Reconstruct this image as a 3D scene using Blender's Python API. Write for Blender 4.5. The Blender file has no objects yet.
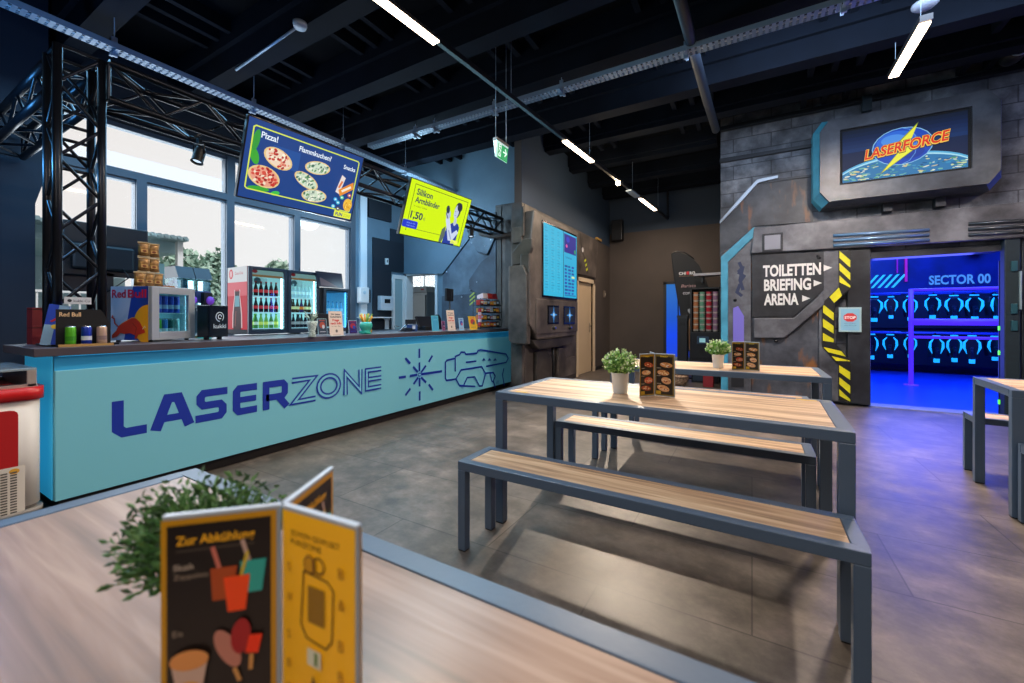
import bpy, bmesh, math, random
from mathutils import Vector, Matrix
random.seed(7)
PI = math.pi
C = bpy.context.scene.collection
# ------------------------------------------------------------------ measuring (photo rays onto real planes)
FPX, HC, TH, HZ = 412.0, 1.2, math.atan(240/412.0), 318.0
SN, CS = math.sin(TH), math.cos(TH)
def ray(px, py):
    a = (px-512)/FPX; b = -(py-HZ)/FPX
    return (-SN+a*CS, CS+a*SN, b)
def onZ(px, py, z):
    d = ray(px, py); t = (z-HC)/d[2]; return Vector((d[0]*t, d[1]*t, z))
def onX(px, py, x):
    d = ray(px, py); t = x/d[0]; return Vector((x, d[1]*t, HC+d[2]*t))
def onY(px, py, y):
    d = ray(px, py); t = y/d[1]; return Vector((d[0]*t, y, HC+d[2]*t))

# ------------------------------------------------------------------ materials
def lin(c):
    return c/12.92 if c <= .04045 else ((c+.055)/1.055)**2.4
def hexc(h):
    h = h.lstrip('#'); return tuple(lin(int(h[i:i+2], 16)/255) for i in (0, 2, 4))
MC = {}
def M(color, rough=.5, metal=0, em=0, emc=None, alpha=None, bump=0, bscale=20, var=0, coat=0):
    key = (color, rough, metal, em, emc, alpha, bump, bscale, var, coat)
    if key in MC: return MC[key]
    m = bpy.data.materials.new('material'); m.use_nodes = True
    nt = m.node_tree; b = nt.nodes['Principled BSDF']
    col = hexc(color) if isinstance(color, str) else color
    b.inputs['Base Color'].default_value = (*col, 1)
    b.inputs['Roughness'].default_value = rough; b.inputs['Metallic'].default_value = metal
    if coat: b.inputs['Coat Weight'].default_value = coat
    if em:
        e = hexc(emc) if emc else col
        b.inputs['Emission Color'].default_value = (*e, 1); b.inputs['Emission Strength'].default_value = em
    if bump or var:
        tc = nt.nodes.new('ShaderNodeTexCoord'); n = nt.nodes.new('ShaderNodeTexNoise')
        n.inputs['Scale'].default_value = bscale; n.inputs['Detail'].default_value = 5
        nt.links.new(tc.outputs['Object'], n.inputs['Vector'])
        if bump:
            bp = nt.nodes.new('ShaderNodeBump'); bp.inputs['Strength'].default_value = bump; bp.inputs['Distance'].default_value = .01
            nt.links.new(n.outputs['Fac'], bp.inputs['Height']); nt.links.new(bp.outputs['Normal'], b.inputs['Normal'])
        if var:
            r = nt.nodes.new('ShaderNodeValToRGB')
            r.color_ramp.elements[0].position = .3; r.color_ramp.elements[1].position = .7
            r.color_ramp.elements[0].color = (*[max(0, c*(1-var)) for c in col], 1)
            r.color_ramp.elements[1].color = (*[min(1, c*(1+var)) for c in col], 1)
            nt.links.new(n.outputs['Fac'], r.inputs['Fac']); nt.links.new(r.outputs['Color'], b.inputs['Base Color'])
    MC[key] = m; return m
def glass(tint='#ffffff', refl=.5):
    k = ('glass', tint, refl)
    if k in MC: return MC[k]
    m = bpy.data.materials.new('clear_glass'); m.use_nodes = True; nt = m.node_tree; nt.nodes.clear()
    o = nt.nodes.new('ShaderNodeOutputMaterial'); mx = nt.nodes.new('ShaderNodeMixShader'); tr = nt.nodes.new('ShaderNodeBsdfTransparent')
    gl = nt.nodes.new('ShaderNodeBsdfGlossy'); fr = nt.nodes.new('ShaderNodeFresnel'); mt = nt.nodes.new('ShaderNodeMath')
    mt.operation = 'MULTIPLY'; mt.inputs[1].default_value = refl; gl.inputs['Roughness'].default_value = .03
    tr.inputs['Color'].default_value = (*hexc(tint), 1)
    nt.links.new(fr.outputs[0], mt.inputs[0]); nt.links.new(mt.outputs[0], mx.inputs[0]); nt.links.new(tr.outputs[0], mx.inputs[1])
    nt.links.new(gl.outputs[0], mx.inputs[2]); nt.links.new(mx.outputs[0], o.inputs[0]); MC[k] = m; return m
def nodes(name):
    m = bpy.data.materials.new(name); m.use_nodes = True; nt = m.node_tree
    return m, nt, nt.nodes['Principled BSDF'], (lambda t: nt.nodes.new(t)), nt.links.new
def ramp(node, stops):
    cr = node.color_ramp
    while len(cr.elements) < len(stops): cr.elements.new(.5)
    for e, (p, c) in zip(cr.elements, stops):
        e.position = p; e.color = (*(hexc(c) if isinstance(c, str) else c), 1)
def wood_mat(axis, lo, mid, hi, rough=.42):
    m, nt, b, N, L = nodes('oak_wood')
    tc = N('ShaderNodeTexCoord'); mp = N('ShaderNodeMapping')
    mp.inputs['Scale'].default_value = (1.5, 26, 8) if axis == 'x' else (26, 1.5, 8)
    n1 = N('ShaderNodeTexNoise'); n1.inputs['Scale'].default_value = 1.6; n1.inputs['Detail'].default_value = 9; n1.inputs['Distortion'].default_value = .7
    n2 = N('ShaderNodeTexNoise'); n2.inputs['Scale'].default_value = .5; n2.inputs['Detail'].default_value = 3
    mx = N('ShaderNodeMath'); mx.operation = 'ADD'; s = N('ShaderNodeMath'); s.operation = 'MULTIPLY'; s.inputs[1].default_value = .5
    r = N('ShaderNodeValToRGB'); ramp(r, [(.36, lo), (.5, mid), (.64, hi)])
    L(tc.outputs['Object'], mp.inputs[0]); L(mp.outputs[0], n1.inputs['Vector']); L(mp.outputs[0], n2.inputs['Vector'])
    L(n1.outputs['Fac'], mx.inputs[0]); L(n2.outputs['Fac'], mx.inputs[1]); L(mx.outputs[0], s.inputs[0]); L(s.outputs[0], r.inputs[0])
    L(r.outputs[0], b.inputs['Base Color']); b.inputs['Roughness'].default_value = rough
    bp = N('ShaderNodeBump'); bp.inputs['Strength'].default_value = .15; bp.inputs['Distance'].default_value = .002
    L(n1.outputs['Fac'], bp.inputs['Height']); L(bp.outputs[0], b.inputs['Normal'])
    return m
WOOD = wood_mat('x', '#80624c', '#c09c7a', '#e2c6a4', .5)
WOODN = wood_mat('x', '#7a6558', '#957a6a', '#ad9484', .3)
def floor_mat():
    m, nt, b, N, L = nodes('worn_concrete_tile')
    tc = N('ShaderNodeTexCoord')
    n = N('ShaderNodeTexNoise'); n.inputs['Scale'].default_value = 2.6; n.inputs['Detail'].default_value = 12; n.inputs['Roughness'].default_value = .72
    n2 = N('ShaderNodeTexNoise'); n2.inputs['Scale'].default_value = 5; n2.inputs['Detail'].default_value = 10; n2.inputs['Roughness'].default_value = .7
    mp = N('ShaderNodeMapping'); mp.inputs['Scale'].default_value = (1, 1.25, 1); mp.inputs['Rotation'].default_value = (0, 0, .5)
    r = N('ShaderNodeValToRGB'); ramp(r, [(.36, '#3c3631'), (.47, '#595149'), (.56, '#70665e'), (.68, '#8f8378')])
    ad = N('ShaderNodeMath'); ad.operation = 'MULTIPLY_ADD'; ad.inputs[1].default_value = .5
    hf = N('ShaderNodeMath'); hf.operation = 'MULTIPLY'; hf.inputs[1].default_value = .5
    br = N('ShaderNodeTexBrick'); br.inputs['Scale'].default_value = 1; br.inputs['Brick Width'].default_value = 1.2; br.inputs['Row Height'].default_value = .6
    br.inputs['Mortar Size'].default_value = .004; br.inputs['Color1'].default_value = (1, 1, 1, 1); br.inputs['Color2'].default_value = (.8, .8, .82, 1)
    br.inputs['Mortar'].default_value = (.45, .45, .45, 1)
    mm = N('ShaderNodeMixRGB'); mm.blend_type = 'MULTIPLY'; mm.inputs[0].default_value = 1
    L(tc.outputs['Object'], n.inputs['Vector']); L(tc.outputs['Object'], mp.inputs[0]); L(mp.outputs[0], n2.inputs['Vector'])
    L(n.outputs['Fac'], hf.inputs[0]); L(n2.outputs['Fac'], ad.inputs[0]); L(hf.outputs[0], ad.inputs[2]); L(ad.outputs[0], r.inputs[0])
    L(tc.outputs['Object'], br.inputs['Vector']); L(r.outputs[0], mm.inputs[1]); L(br.outputs['Color'], mm.inputs[2]); L(mm.outputs[0], b.inputs['Base Color'])
    rr = N('ShaderNodeMapRange'); rr.inputs[3].default_value = .28; rr.inputs[4].default_value = .6
    L(ad.outputs[0], rr.inputs[0]); L(rr.outputs[0], b.inputs['Roughness'])
    bp = N('ShaderNodeBump'); bp.inputs['Strength'].default_value = .12; bp.inputs['Distance'].default_value = .004
    L(ad.outputs[0], bp.inputs['Height']); L(bp.outputs[0], b.inputs['Normal'])
    return m
def block_mat():      # painted, weathered blockwork
    m, nt, b, N, L = nodes('painted_blockwork')
    tc = N('ShaderNodeTexCoord'); sp = N('ShaderNodeSeparateXYZ'); cb = N('ShaderNodeCombineXYZ')
    L(tc.outputs['Object'], sp.inputs[0]); L(sp.outputs[0], cb.inputs[0]); L(sp.outputs[2], cb.inputs[1])
    br = N('ShaderNodeTexBrick'); br.inputs['Scale'].default_value = 1; br.inputs['Brick Width'].default_value = .5; br.inputs['Row Height'].default_value = .21
    br.inputs['Mortar Size'].default_value = .008; br.inputs['Mortar Smooth'].default_value = .4
    br.inputs['Color1'].default_value = (1, 1, 1, 1); br.inputs['Color2'].default_value = (.72, .74, .78, 1); br.inputs['Mortar'].default_value = (.32, .32, .34, 1)
    n = N('ShaderNodeTexNoise'); n.inputs['Scale'].default_value = 2.2; n.inputs['Detail'].default_value = 9; n.inputs['Roughness'].default_value = .62
    r = N('ShaderNodeValToRGB'); ramp(r, [(.36, '#2c2f35'), (.5, '#565a62'), (.64, '#868a92')])
    mm = N('ShaderNodeMixRGB'); mm.blend_type = 'MULTIPLY'; mm.inputs[0].default_value = 1
    L(cb.outputs[0], br.inputs['Vector']); L(tc.outputs['Object'], n.inputs['Vector']); L(n.outputs['Fac'], r.inputs[0])
    L(r.outputs[0], mm.inputs[1]); L(br.outputs['Color'], mm.inputs[2]); L(mm.outputs[0], b.inputs['Base Color'])
    bp = N('ShaderNodeBump'); bp.inputs['Strength'].default_value = .5; bp.inputs['Distance'].default_value = .01
    L(br.outputs['Fac'], bp.inputs['Height']); bp.invert = True; L(bp.outputs[0], b.inputs['Normal']); b.inputs['Roughness'].default_value = .55
    return m
def weather(lo, mid, hi, scale=3, rough=.45, metal=0, rust=None):   # airbrushed sci-fi panel
    k = ('weather', lo, mid, hi, scale, rough, metal, rust)
    if k in MC: return MC[k]
    m, nt, b, N, L = nodes('weathered_panel_paint')
    tc = N('ShaderNodeTexCoord'); n = N('ShaderNodeTexNoise'); n.inputs['Scale'].default_value = scale; n.inputs['Detail'].default_value = 8; n.inputs['Roughness'].default_value = .6
    r = N('ShaderNodeValToRGB'); ramp(r, [(.32, lo), (.5, mid), (.7, hi)])
    L(tc.outputs['Object'], n.inputs['Vector']); L(n.outputs['Fac'], r.inputs[0])
    if rust:
        n2 = N('ShaderNodeTexNoise'); n2.inputs['Scale'].default_value = 2.3; n2.inputs['Detail'].default_value = 6
        mp = N('ShaderNodeMapping'); mp.inputs['Scale'].default_value = (2.5, 1, .7); mp.inputs['Location'].default_value = (3.3, 0, 1.2)
        r2 = N('ShaderNodeValToRGB'); r2.color_ramp.elements[0].position = .57; r2.color_ramp.elements[1].position = .68
        mx = N('ShaderNodeMixRGB'); mx.inputs[2].default_value = (*hexc(rust), 1)
        L(tc.outputs['Object'], mp.inputs[0]); L(mp.outputs[0], n2.inputs['Vector']); L(n2.outputs['Fac'], r2.inputs[0]); L(r2.outputs[0], mx.inputs[0])
        L(r.outputs[0], mx.inputs[1]); L(mx.outputs[0], b.inputs['Base Color'])
    else: L(r.outputs[0], b.inputs['Base Color'])
    b.inputs['Roughness'].default_value = rough; b.inputs['Metallic'].default_value = metal
    bp = N('ShaderNodeBump'); bp.inputs['Strength'].default_value = .15; bp.inputs['Distance'].default_value = .01
    L(n.outputs['Fac'], bp.inputs['Height']); L(bp.outputs[0], b.inputs['Normal'])
    MC[k] = m; return m

STEEL = M('#54657a', .36, .15, bump=.05, bscale=60)
BLACK = M('#101216', .45); BLACKG = M('#0a0c10', .15)
TRUSS = M('#1d2129', .32, .6); GALV = M('#8497a8', .45, .25, bump=.1, bscale=40)
WHITE = M('#e6e6e6', .4); CHROME = M('#c8ccd0', .2, 1)

# ------------------------------------------------------------------ mesh building
class MB:
    def __init__(s): s.v = []; s.f = []; s.mi = []; s.mats = []; s.sm = []
    def m(s, mat):
        if mat not in s.mats: s.mats.append(mat)
        return s.mats.index(mat)
    def add(s, vs, fs, mat, smooth=False):
        o = len(s.v); s.v += [tuple(p) for p in vs]; k = s.m(mat)
        for f in fs: s.f.append([i+o for i in f]); s.mi.append(k); s.sm.append(smooth)
        return s
    def box(s, x0, x1, y0, y1, z0, z1, mat, mtx=None):
        vs = [(x, y, z) for z in (z0, z1) for y in (y0, y1) for x in (x0, x1)]
        if mtx: vs = [mtx @ Vector(p) for p in vs]
        return s.add(vs, [(0, 2, 3, 1), (4, 5, 7, 6), (0, 1, 5, 4), (2, 6, 7, 3), (0, 4, 6, 2), (1, 3, 7, 5)], mat)
    def tube(s, pts, r, mat, n=10, cap=True, smooth=True):
        pts = [Vector(p) for p in pts]; rs = r if isinstance(r, (list, tuple)) else [r]*len(pts); rings = []; prev = None
        for i, p in enumerate(pts):
            d = (pts[min(i+1, len(pts)-1)]-pts[max(i-1, 0)]).normalized()
            if prev is None:
                a = Vector((0, 0, 1)) if abs(d.z) < .9 else Vector((1, 0, 0)); u = d.cross(a).normalized()
            else: u = (prev-d*prev.dot(d)).normalized()
            prev = u; w = d.cross(u); rings.append([p+(u*math.cos(t)+w*math.sin(t))*rs[i] for t in [2*PI*k/n for k in range(n)]])
        vs = [q for g in rings for q in g]; fs = []
        for i in range(len(pts)-1):
            for k in range(n): fs.append((i*n+k, i*n+(k+1) % n, (i+1)*n+(k+1) % n, (i+1)*n+k))
        s.add(vs, fs, mat, smooth)
        if cap: s.add(rings[0], [list(range(n))[::-1]], mat); s.add(rings[-1], [list(range(n))], mat)
        return s
    def lathe(s, prof, mat, c=(0, 0, 0), n=20, smooth=True, axis='z'):
        vs = []
        for (r, z) in prof:
            for k in range(n):
                t = 2*PI*k/n; a, b2 = r*math.cos(t), r*math.sin(t)
                vs.append({'z': (c[0]+a, c[1]+b2, c[2]+z), 'y': (c[0]+a, c[1]-z, c[2]+b2), 'x': (c[0]+z, c[1]+a, c[2]+b2)}[axis])
        fs = []
        for i in range(len(prof)-1):
            for k in range(n): fs.append((i*n+k, i*n+(k+1) % n, (i+1)*n+(k+1) % n, (i+1)*n+k))
        return s.add(vs, fs, mat, smooth)
    def prism(s, poly, y0, y1, mat, side=None, chamfer=0):   # polygon in (x,z) extruded y0 (front) .. y1
        n = len(poly); vs = [(x, y0, z) for x, z in poly]+[(x, y1, z) for x, z in poly]
        s.add(vs, [list(range(n)), list(range(2*n-1, n-1, -1))], mat)
        return s.add(vs, [(i, i+n, (i+1) % n+n, (i+1) % n) for i in range(n)], side or mat)
    def prismx(s, poly, x0, x1, mat):                  # polygon in (y,z) extruded along x
        n = len(poly); vs = [(x0, y, z) for y, z in poly]+[(x1, y, z) for y, z in poly]
        s.add(vs, [list(range(n)), list(range(2*n-1, n-1, -1))], mat)
        return s.add(vs, [(i, i+n, (i+1) % n+n, (i+1) % n) for i in range(n)], mat)
    def ball(s, c, r, mat, n=12, sc=(1, 1, 1)):
        vs = []; fs = []; m = n//2
        for i in range(m+1):
            ph = PI*i/m
            for k in range(n):
                t = 2*PI*k/n; vs.append((c[0]+r*sc[0]*math.sin(ph)*math.cos(t), c[1]+r*sc[1]*math.sin(ph)*math.sin(t), c[2]+r*sc[2]*math.cos(ph)))
        for i in range(m):
            for k in range(n): fs.append((i*n+k, (i+1)*n+k, (i+1)*n+(k+1) % n, i*n+(k+1) % n))
        return s.add(vs, fs, mat, True)
    def build(s, name, parent=None, bevel=0, seg=2, loc=None, rot=None):
        me = bpy.data.meshes.new(name); me.from_pydata(s.v, [], s.f)
        for m in s.mats: me.materials.append(m)
        me.polygons.foreach_set('material_index', s.mi); me.polygons.foreach_set('use_smooth', s.sm)
        bm = bmesh.new(); bm.from_mesh(me); bmesh.ops.remove_doubles(bm, verts=bm.verts, dist=1e-6)
        if not getattr(s, 'flat', False): bmesh.ops.recalc_face_normals(bm, faces=bm.faces)
        bm.to_mesh(me); bm.free(); me.update()
        o = bpy.data.objects.new(name, me); C.objects.link(o)
        if parent: o.parent = parent
        if loc is not None: o.location = loc
        if rot is not None: o.rotation_euler = rot
        if bevel:
            md = o.modifiers.new('bevel', 'BEVEL'); md.width = bevel; md.segments = seg; md.limit_method = 'ANGLE'; md.angle_limit = .7
        return o
TXT = {}
def text_geo(t, off):
    k = (t, off)
    if k not in TXT:
        cu = bpy.data.curves.new('lettering', 'FONT'); cu.body = t; cu.offset = off; cu.resolution_u = 3
        ob = bpy.data.objects.new('lettering', cu); C.objects.link(ob)
        me = bpy.data.meshes.new_from_object(ob.evaluated_get(bpy.context.evaluated_depsgraph_get()))
        vs = [tuple(v.co[:2]) for v in me.vertices]; fs = [list(p.vertices) for p in me.polygons]
        bpy.data.objects.remove(ob); bpy.data.curves.remove(cu); bpy.data.meshes.remove(me)
        TXT[k] = (vs, fs)
    return TXT[k]
class G(MB):      # flat print / screen picture lying in the local xz plane and facing -y
    def __init__(s, y=0, em=0, step=.0008, rough=.5, org=(0, 0)):
        super().__init__(); s.y = y; s.em = em; s.step = step; s.L = 0; s.rough = rough; s.flat = True; s.org = org
    def mt(s, c): return c if not isinstance(c, str) else (M('#000000', .75, em=s.em, emc=c) if s.em else M(c, s.rough))
    def P(s, pts, c, layer=1):
        s.L += layer; y = s.y-s.L*s.step; ar = sum(pts[i][0]*pts[(i+1) % len(pts)][1]-pts[(i+1) % len(pts)][0]*pts[i][1] for i in range(len(pts)))
        if ar < 0: pts = pts[::-1]
        s.add([(x+s.org[0], y, z+s.org[1]) for x, z in pts], [list(range(len(pts)))], s.mt(c)); return s
    def R(s, x0, z0, x1, z1, c, r=0, layer=1):
        if not r: return s.P([(x0, z0), (x1, z0), (x1, z1), (x0, z1)], c, layer)
        pts = []
        for cx, cz, a in ((x1-r, z0+r, -90), (x1-r, z1-r, 0), (x0+r, z1-r, 90), (x0+r, z0+r, 180)):
            pts += [(cx+r*math.cos(math.radians(a+k*30)), cz+r*math.sin(math.radians(a+k*30))) for k in range(4)]
        return s.P(pts, c, layer)
    def E(s, cx, cz, rx, rz, c, a=0, n=20, layer=1, a0=0, a1=360):
        ca, sa = math.cos(math.radians(a)), math.sin(math.radians(a)); pts = []
        for k in range(n+(0 if a1-a0 == 360 else 1)):
            t = math.radians(a0+(a1-a0)*k/n); x, z = rx*math.cos(t), rz*math.sin(t); pts.append((cx+x*ca-z*sa, cz+x*sa+z*ca))
        return s.P(pts, c, layer)
    def S(s, pts, w, c, closed=False, layer=1):     # mitred stroke
        s.L += layer; y = s.y-s.L*s.step; n = len(pts); l = []; r = []; q = [Vector(p) for p in pts]
        for i in range(n):
            a = q[i-1] if (i > 0 or closed) else None; b = q[(i+1) % n] if (i < n-1 or closed) else None
            d1 = (q[i]-a).normalized() if a is not None else None; d2 = (b-q[i]).normalized() if b is not None else None
            if d1 is None: d1 = d2
            if d2 is None: d2 = d1
            n1 = Vector((-d1.y, d1.x)); n2 = Vector((-d2.y, d2.x)); mm = (n1+n2)
            mm = n1 if mm.length < 1e-5 else mm.normalized(); k = min(1/max(.3, mm.dot(n1)), 2.2)
            l.append(q[i]+mm*w/2*k); r.append(q[i]-mm*w/2*k)
        vs = [(p.x+s.org[0], y, p.y+s.org[1]) for p in r]+[(p.x+s.org[0], y, p.y+s.org[1]) for p in l]
        s.add(vs, [(i, (i+1) % n, (i+1) % n+n, i+n) for i in range(n if closed else n-1)], s.mt(c)); return s
    def T(s, t, x, z, h, c, w=None, off=.0, rot=0, shear=0, align='l', mirror=False, layer=1):   # h = cap height
        s.L += layer; y = s.y-s.L*s.step; vs, fs = text_geo(t, off)
        x0 = min(p[0] for p in vs); x1 = max(p[0] for p in vs); k = h/.70; kx = k if w is None else w/(x1-x0)
        W = (x1-x0)*kx; sh = {'l': 0, 'c': -W/2, 'r': -W}[align]; ca, sa = math.cos(math.radians(rot)), math.sin(math.radians(rot)); out = []
        for p in vs:
            a, b = (p[0]-x0)*kx+sh+shear*p[1]*k, p[1]*k
            if mirror: a = -a
            out.append((x+a*ca-b*sa+s.org[0], y, z+a*sa+b*ca+s.org[1]))
        s.add(out, fs, s.mt(c)); return s
def pizza(g, x, z, rx, rz, a, base, tops, n=26, seed=1):
    rn = random.Random(seed); g.E(x, z, rx, rz, '#e8c98a', a); g.E(x, z, rx*.88, rz*.86, base, a); ca, sa = math.cos(math.radians(a)), math.sin(math.radians(a)); g.L += 1
    for _ in range(n):
        t = rn.uniform(0, 2*PI); q = math.sqrt(rn.uniform(0, .7)); px, pz = rx*q*math.cos(t), rz*q*math.sin(t)
        g.E(x+px*ca-pz*sa, z+px*sa+pz*ca, rx*rn.uniform(.07, .14), rz*rn.uniform(.08, .16), rn.choice(tops), rn.uniform(0, 90), 8, layer=.1)
def thing(name, label, cat, loc=(0, 0, 0), rz=0, group=None, rx=0):
    o = bpy.data.objects.new(name, None); o.empty_display_size = .1; C.objects.link(o); o.location = loc; o.rotation_euler = (rx, 0, rz)
    return tag(o, label, cat, group)
def tag(o, label, cat, group=None, kind=None):
    o['label'] = label; o['category'] = cat
    if group: o['group'] = group
    if kind: o['kind'] = kind
    return o
def struct(mb, name, parent=None, bevel=0, label=None, cat=None):
    o = mb.build(name, parent, bevel)
    if not parent:
        o['kind'] = 'structure'
        if label: o['label'] = label
        if cat: o['category'] = cat
    return o
def dup(r, loc, rz=None, label=None, group=None, scale=None):
    c = r.copy(); C.objects.link(c); c.location = loc
    if rz is not None: c.rotation_euler = (r.rotation_euler[0], 0, rz)
    if label: c['label'] = label
    if group: c['group'] = group
    if scale: c.scale = scale
    for ch in [o for o in bpy.data.objects if o.parent == r]:
        d = ch.copy(); C.objects.link(d); d.parent = c
        for g in [o for o in bpy.data.objects if o.parent == ch]:
            e = g.copy(); C.objects.link(e); e.parent = d
    return c
R90 = PI/2

# ================================================================== SETTING
XW, YB, YE, YA, YK = -6.3, 10.2, 6.35, 7.3, 10.2
ZC = 4.35
WALLD = M('#272b33', .7, var=.15, bscale=2, bump=.1)
BROWN = M('#4a423d', .75, var=.12, bscale=1.5, bump=.1)
BLUEW = M('#607a8c', .6, var=.12, bscale=2)
struct(MB().box(-8.2, 6.2, -4.2, YA, -.1, 0, floor_mat()).box(-8.2, .6, YA, 10.4, -.1, 0, floor_mat()), 'floor', label='grey worn concrete look floor of the main hall', cat='floor')
bl = MB().box(.6, 6.2, YA, 13.2, -.1, 0.0, M('#2c52c8', .3, bump=.03, bscale=3)); struct(bl, 'floor', label='shiny blue floor of the arena room', cat='floor')
CEIL = M('#05080d', .8, var=.3, bscale=2)
struct(MB().box(-8.2, 6.2, -4.2, 13.2, ZC, ZC+.1, CEIL), 'ceiling', label='dark painted ceiling deck', cat='ceiling')
CEIL.node_tree.nodes['Principled BSDF'].inputs['Specular IOR Level'].default_value = .08
# ceiling beams (trim) with ribs between them
BEAM = M('#0c131d', .85, var=.2, bscale=3); BEAM.node_tree.nodes['Principled BSDF'].inputs['Specular IOR Level'].default_value = .12
for i, y in enumerate([-2.9, -1.85, -.8, .25, 1.28, 2.32, 3.27, 4.2, 5.27, 6.41, 7.5, 8.6, 9.6]):
    yy = y
    bz_ = 3.9 if yy < 6 else 4.06
    b = MB().box(-6.28, 6.0, yy, yy+.2, bz_, 4.13, BEAM).box(-6.28, 6.0, yy-.05, yy+.25, 4.13, 4.35, BEAM)
    if yy+.25 > YA: b = MB().box(-3.08, -.5, yy, yy+.2, bz_, 4.13, BEAM).box(-3.08, -.5, yy-.05, yy+.25, 4.13, 4.35, BEAM)
    elif yy > YE-.3: b = MB().box(-3.08, 6.0, yy, yy+.2, bz_, 4.13, BEAM).box(-3.08, 6.0, yy-.05, yy+.25, 4.13, 4.35, BEAM)
    struct(b, 'trim_%d' % (i+1), label='dark concrete ceiling beam, row %s from the camera end' % ['first','second','third','fourth','fifth','sixth','seventh','eighth','ninth','tenth','eleventh','twelfth','thirteenth'][i], cat='beam')
rib = MB()
for gx in (-5.3, -3.9, -2.6, -1.0, .6, 2.2):
    for k in range(3): rib.box(gx+k*.24, gx+k*.24+.06, -3, 7.25 if gx > -3.3 else 6.3, 4.22, 4.352, BEAM)
struct(rib, 'trim_14', label='dark ribs of the ceiling deck running toward the back', cat='ceiling ribs')
# window wall with openings
cols = [1.05, 2.03, 3.0, 3.98, 5.03]
W = MB()
W.box(XW-.25, XW, -4.2, 1.0, 0, ZC, WALLD); W.box(XW-.25, XW, 1.0, 5.1, 0, .95, BLUEW); W.box(XW-.25, XW, 1.0, 5.1, 3.46, ZC, WALLD); W.box(XW-.25, XW, 5.1, YE, 0, ZC, BLUEW)
struct(W, 'wall_left', label='window wall behind the bar', cat='wall')
FR = M('#4c5865', .45, .1)
def window(i, y0, y1, z0, z1, handle=False):
    t = MB(); e = .055
    t.box(XW-.12, XW-.03, y0, y0+e, z0, z1, FR).box(XW-.12, XW-.03, y1-e, y1, z0, z1, FR).box(XW-.12, XW-.03, y0+e, y1-e, z0, z0+e, FR).box(XW-.12, XW-.03, y0+e, y1-e, z1-e, z1, FR)
    o = struct(t, 'window_%d' % i)
    o['label'] = ['leftmost lower window sash beside the truss column', 'second lower window sash behind the drink dispenser', 'third lower window sash behind the red fridge', 'rightmost lower window sash by the pale pillar', 'wide upper window above the left sashes', 'upper window behind the tilted menu screen'][i-1]; o['category'] = 'window'
    MB().box(XW-.08, XW-.07, y0+e, y1-e, z0+e, z1-e, glass()).build('pane', o)
    if handle: MB().box(XW-.03, XW-.005, y0+.015, y0+.04, 1.95, 2.02, CHROME).box(XW-.012, XW, y0+.02, y0+.035, 1.86, 2.0, CHROME).build('handle', o)
for i in range(4): window(i+1, cols[i]+(.0 if i else -.05), cols[i+1]-.0, .95, 2.86, i == 3)
window(5, 1.0, 3.0, 2.88, 3.46); window(6, 3.0, 5.1, 2.88, 3.46)
mul = MB()
for y in cols[1:4]: mul.box(XW-.16, XW-.0, y-.05, y+.05, .95, 2.84, FR)
mul.box(XW-.16, XW, 1.0, 5.1, 2.84, 2.93, FR).box(XW-.16, XW, 5.0, 5.1, .95, 2.84, FR).box(XW-.16, XW, 5.0, 5.1, 2.93, 3.46, FR).box(XW-.16, XW, 2.96, 3.06, 2.93, 3.46, FR)
struct(mul, 'trim_15', label='dark mullions and transom of the window wall', cat='mullion')
struct(MB().box(XW, XW+.16, 1.0, 5.1, .9, .95, FR), 'trim_16', label='dark window sill behind the bar', cat='sill')
struct(MB().box(XW, XW+.05, 5.17, 5.32, 0, 3.46, M('#dfe8ef', .5)), 'trim_17', label='pale strip of wall beside the last window', cat='pillar')
# dark partition at the left end behind the bar
pt = MB().prismx([(.9, 0), (1.115, 0), (1.115, 2.3), (1.2, 2.65), (1.2, ZC), (.9, ZC)], -6.28, -5.95, M('#0f1b2c', .7))
struct(pt, 'wall_side', label='dark wall panel left of the windows', cat='wall')
# bar end wall with door opening
We = MB().box(-7.9, -6.3, YE, YE+.15, 2.12, ZC, BLUEW).box(-6.3, -5.43, YE, YE+.15, 2.12, ZC, BLUEW).box(-5.43, -3.2, YE, YE+.15, 0, ZC, BLUEW)
struct(We, 'wall_bar', label='blue grey wall at the far end of the bar', cat='wall')
# back room behind door
BR = M('#8fa6b4', .6)
bk = MB().box(-8.1, -7.95, YE+.15, 7.5, 0, ZC, BR).box(-8.1, -7.95, 7.5, 10.1, 0, 1.0, BR).box(-8.1, -7.95, 7.5, 10.1, 2.6, ZC, BR).box(-8.1, -7.95, 10.1, 10.3, 0, ZC, BR).box(-7.95, -3.25, 10.2, 10.35, 0, ZC, BR)
struct(bk, 'wall_kitchen', label='pale walls of the back room seen through the bar door', cat='wall')
wf = MB()
for y in (7.5, 8.75, 10.04): wf.box(-8.05, -7.97, y, y+.06, 1.0, 2.6, WHITE)
wf.box(-8.05, -7.97, 7.5, 10.1, 1, 1.06, WHITE).box(-8.05, -7.97, 7.5, 10.1, 2.54, 2.6, WHITE).box(-8.03, -7.98, 7.5, 10.1, 1.75, 1.79, WHITE)
w7 = struct(wf, 'window_7', label='bright window of the back room seen through the bar door', cat='window'); MB().box(-8.02, -8.01, 7.56, 10.04, 1.06, 2.54, glass()).build('pane', w7)
hw = MB().box(-6.28, -6.25, YE-.03, YE, 3.02, 3.36, FR).box(-6.0, -5.97, YE-.03, YE, 3.02, 3.36, FR).box(-6.28, -5.97, YE-.03, YE, 3.34, 3.37, FR)
w8 = struct(hw, 'window_8', label='small bright opening high above the bar door', cat='window'); MB().box(-6.25, -6.0, YE-.012, YE, 3.02, 3.34, M('#e8ecf2', em=.8)).build('pane', w8)  # pane glows in place of daylight; the wall behind is closed
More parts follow.
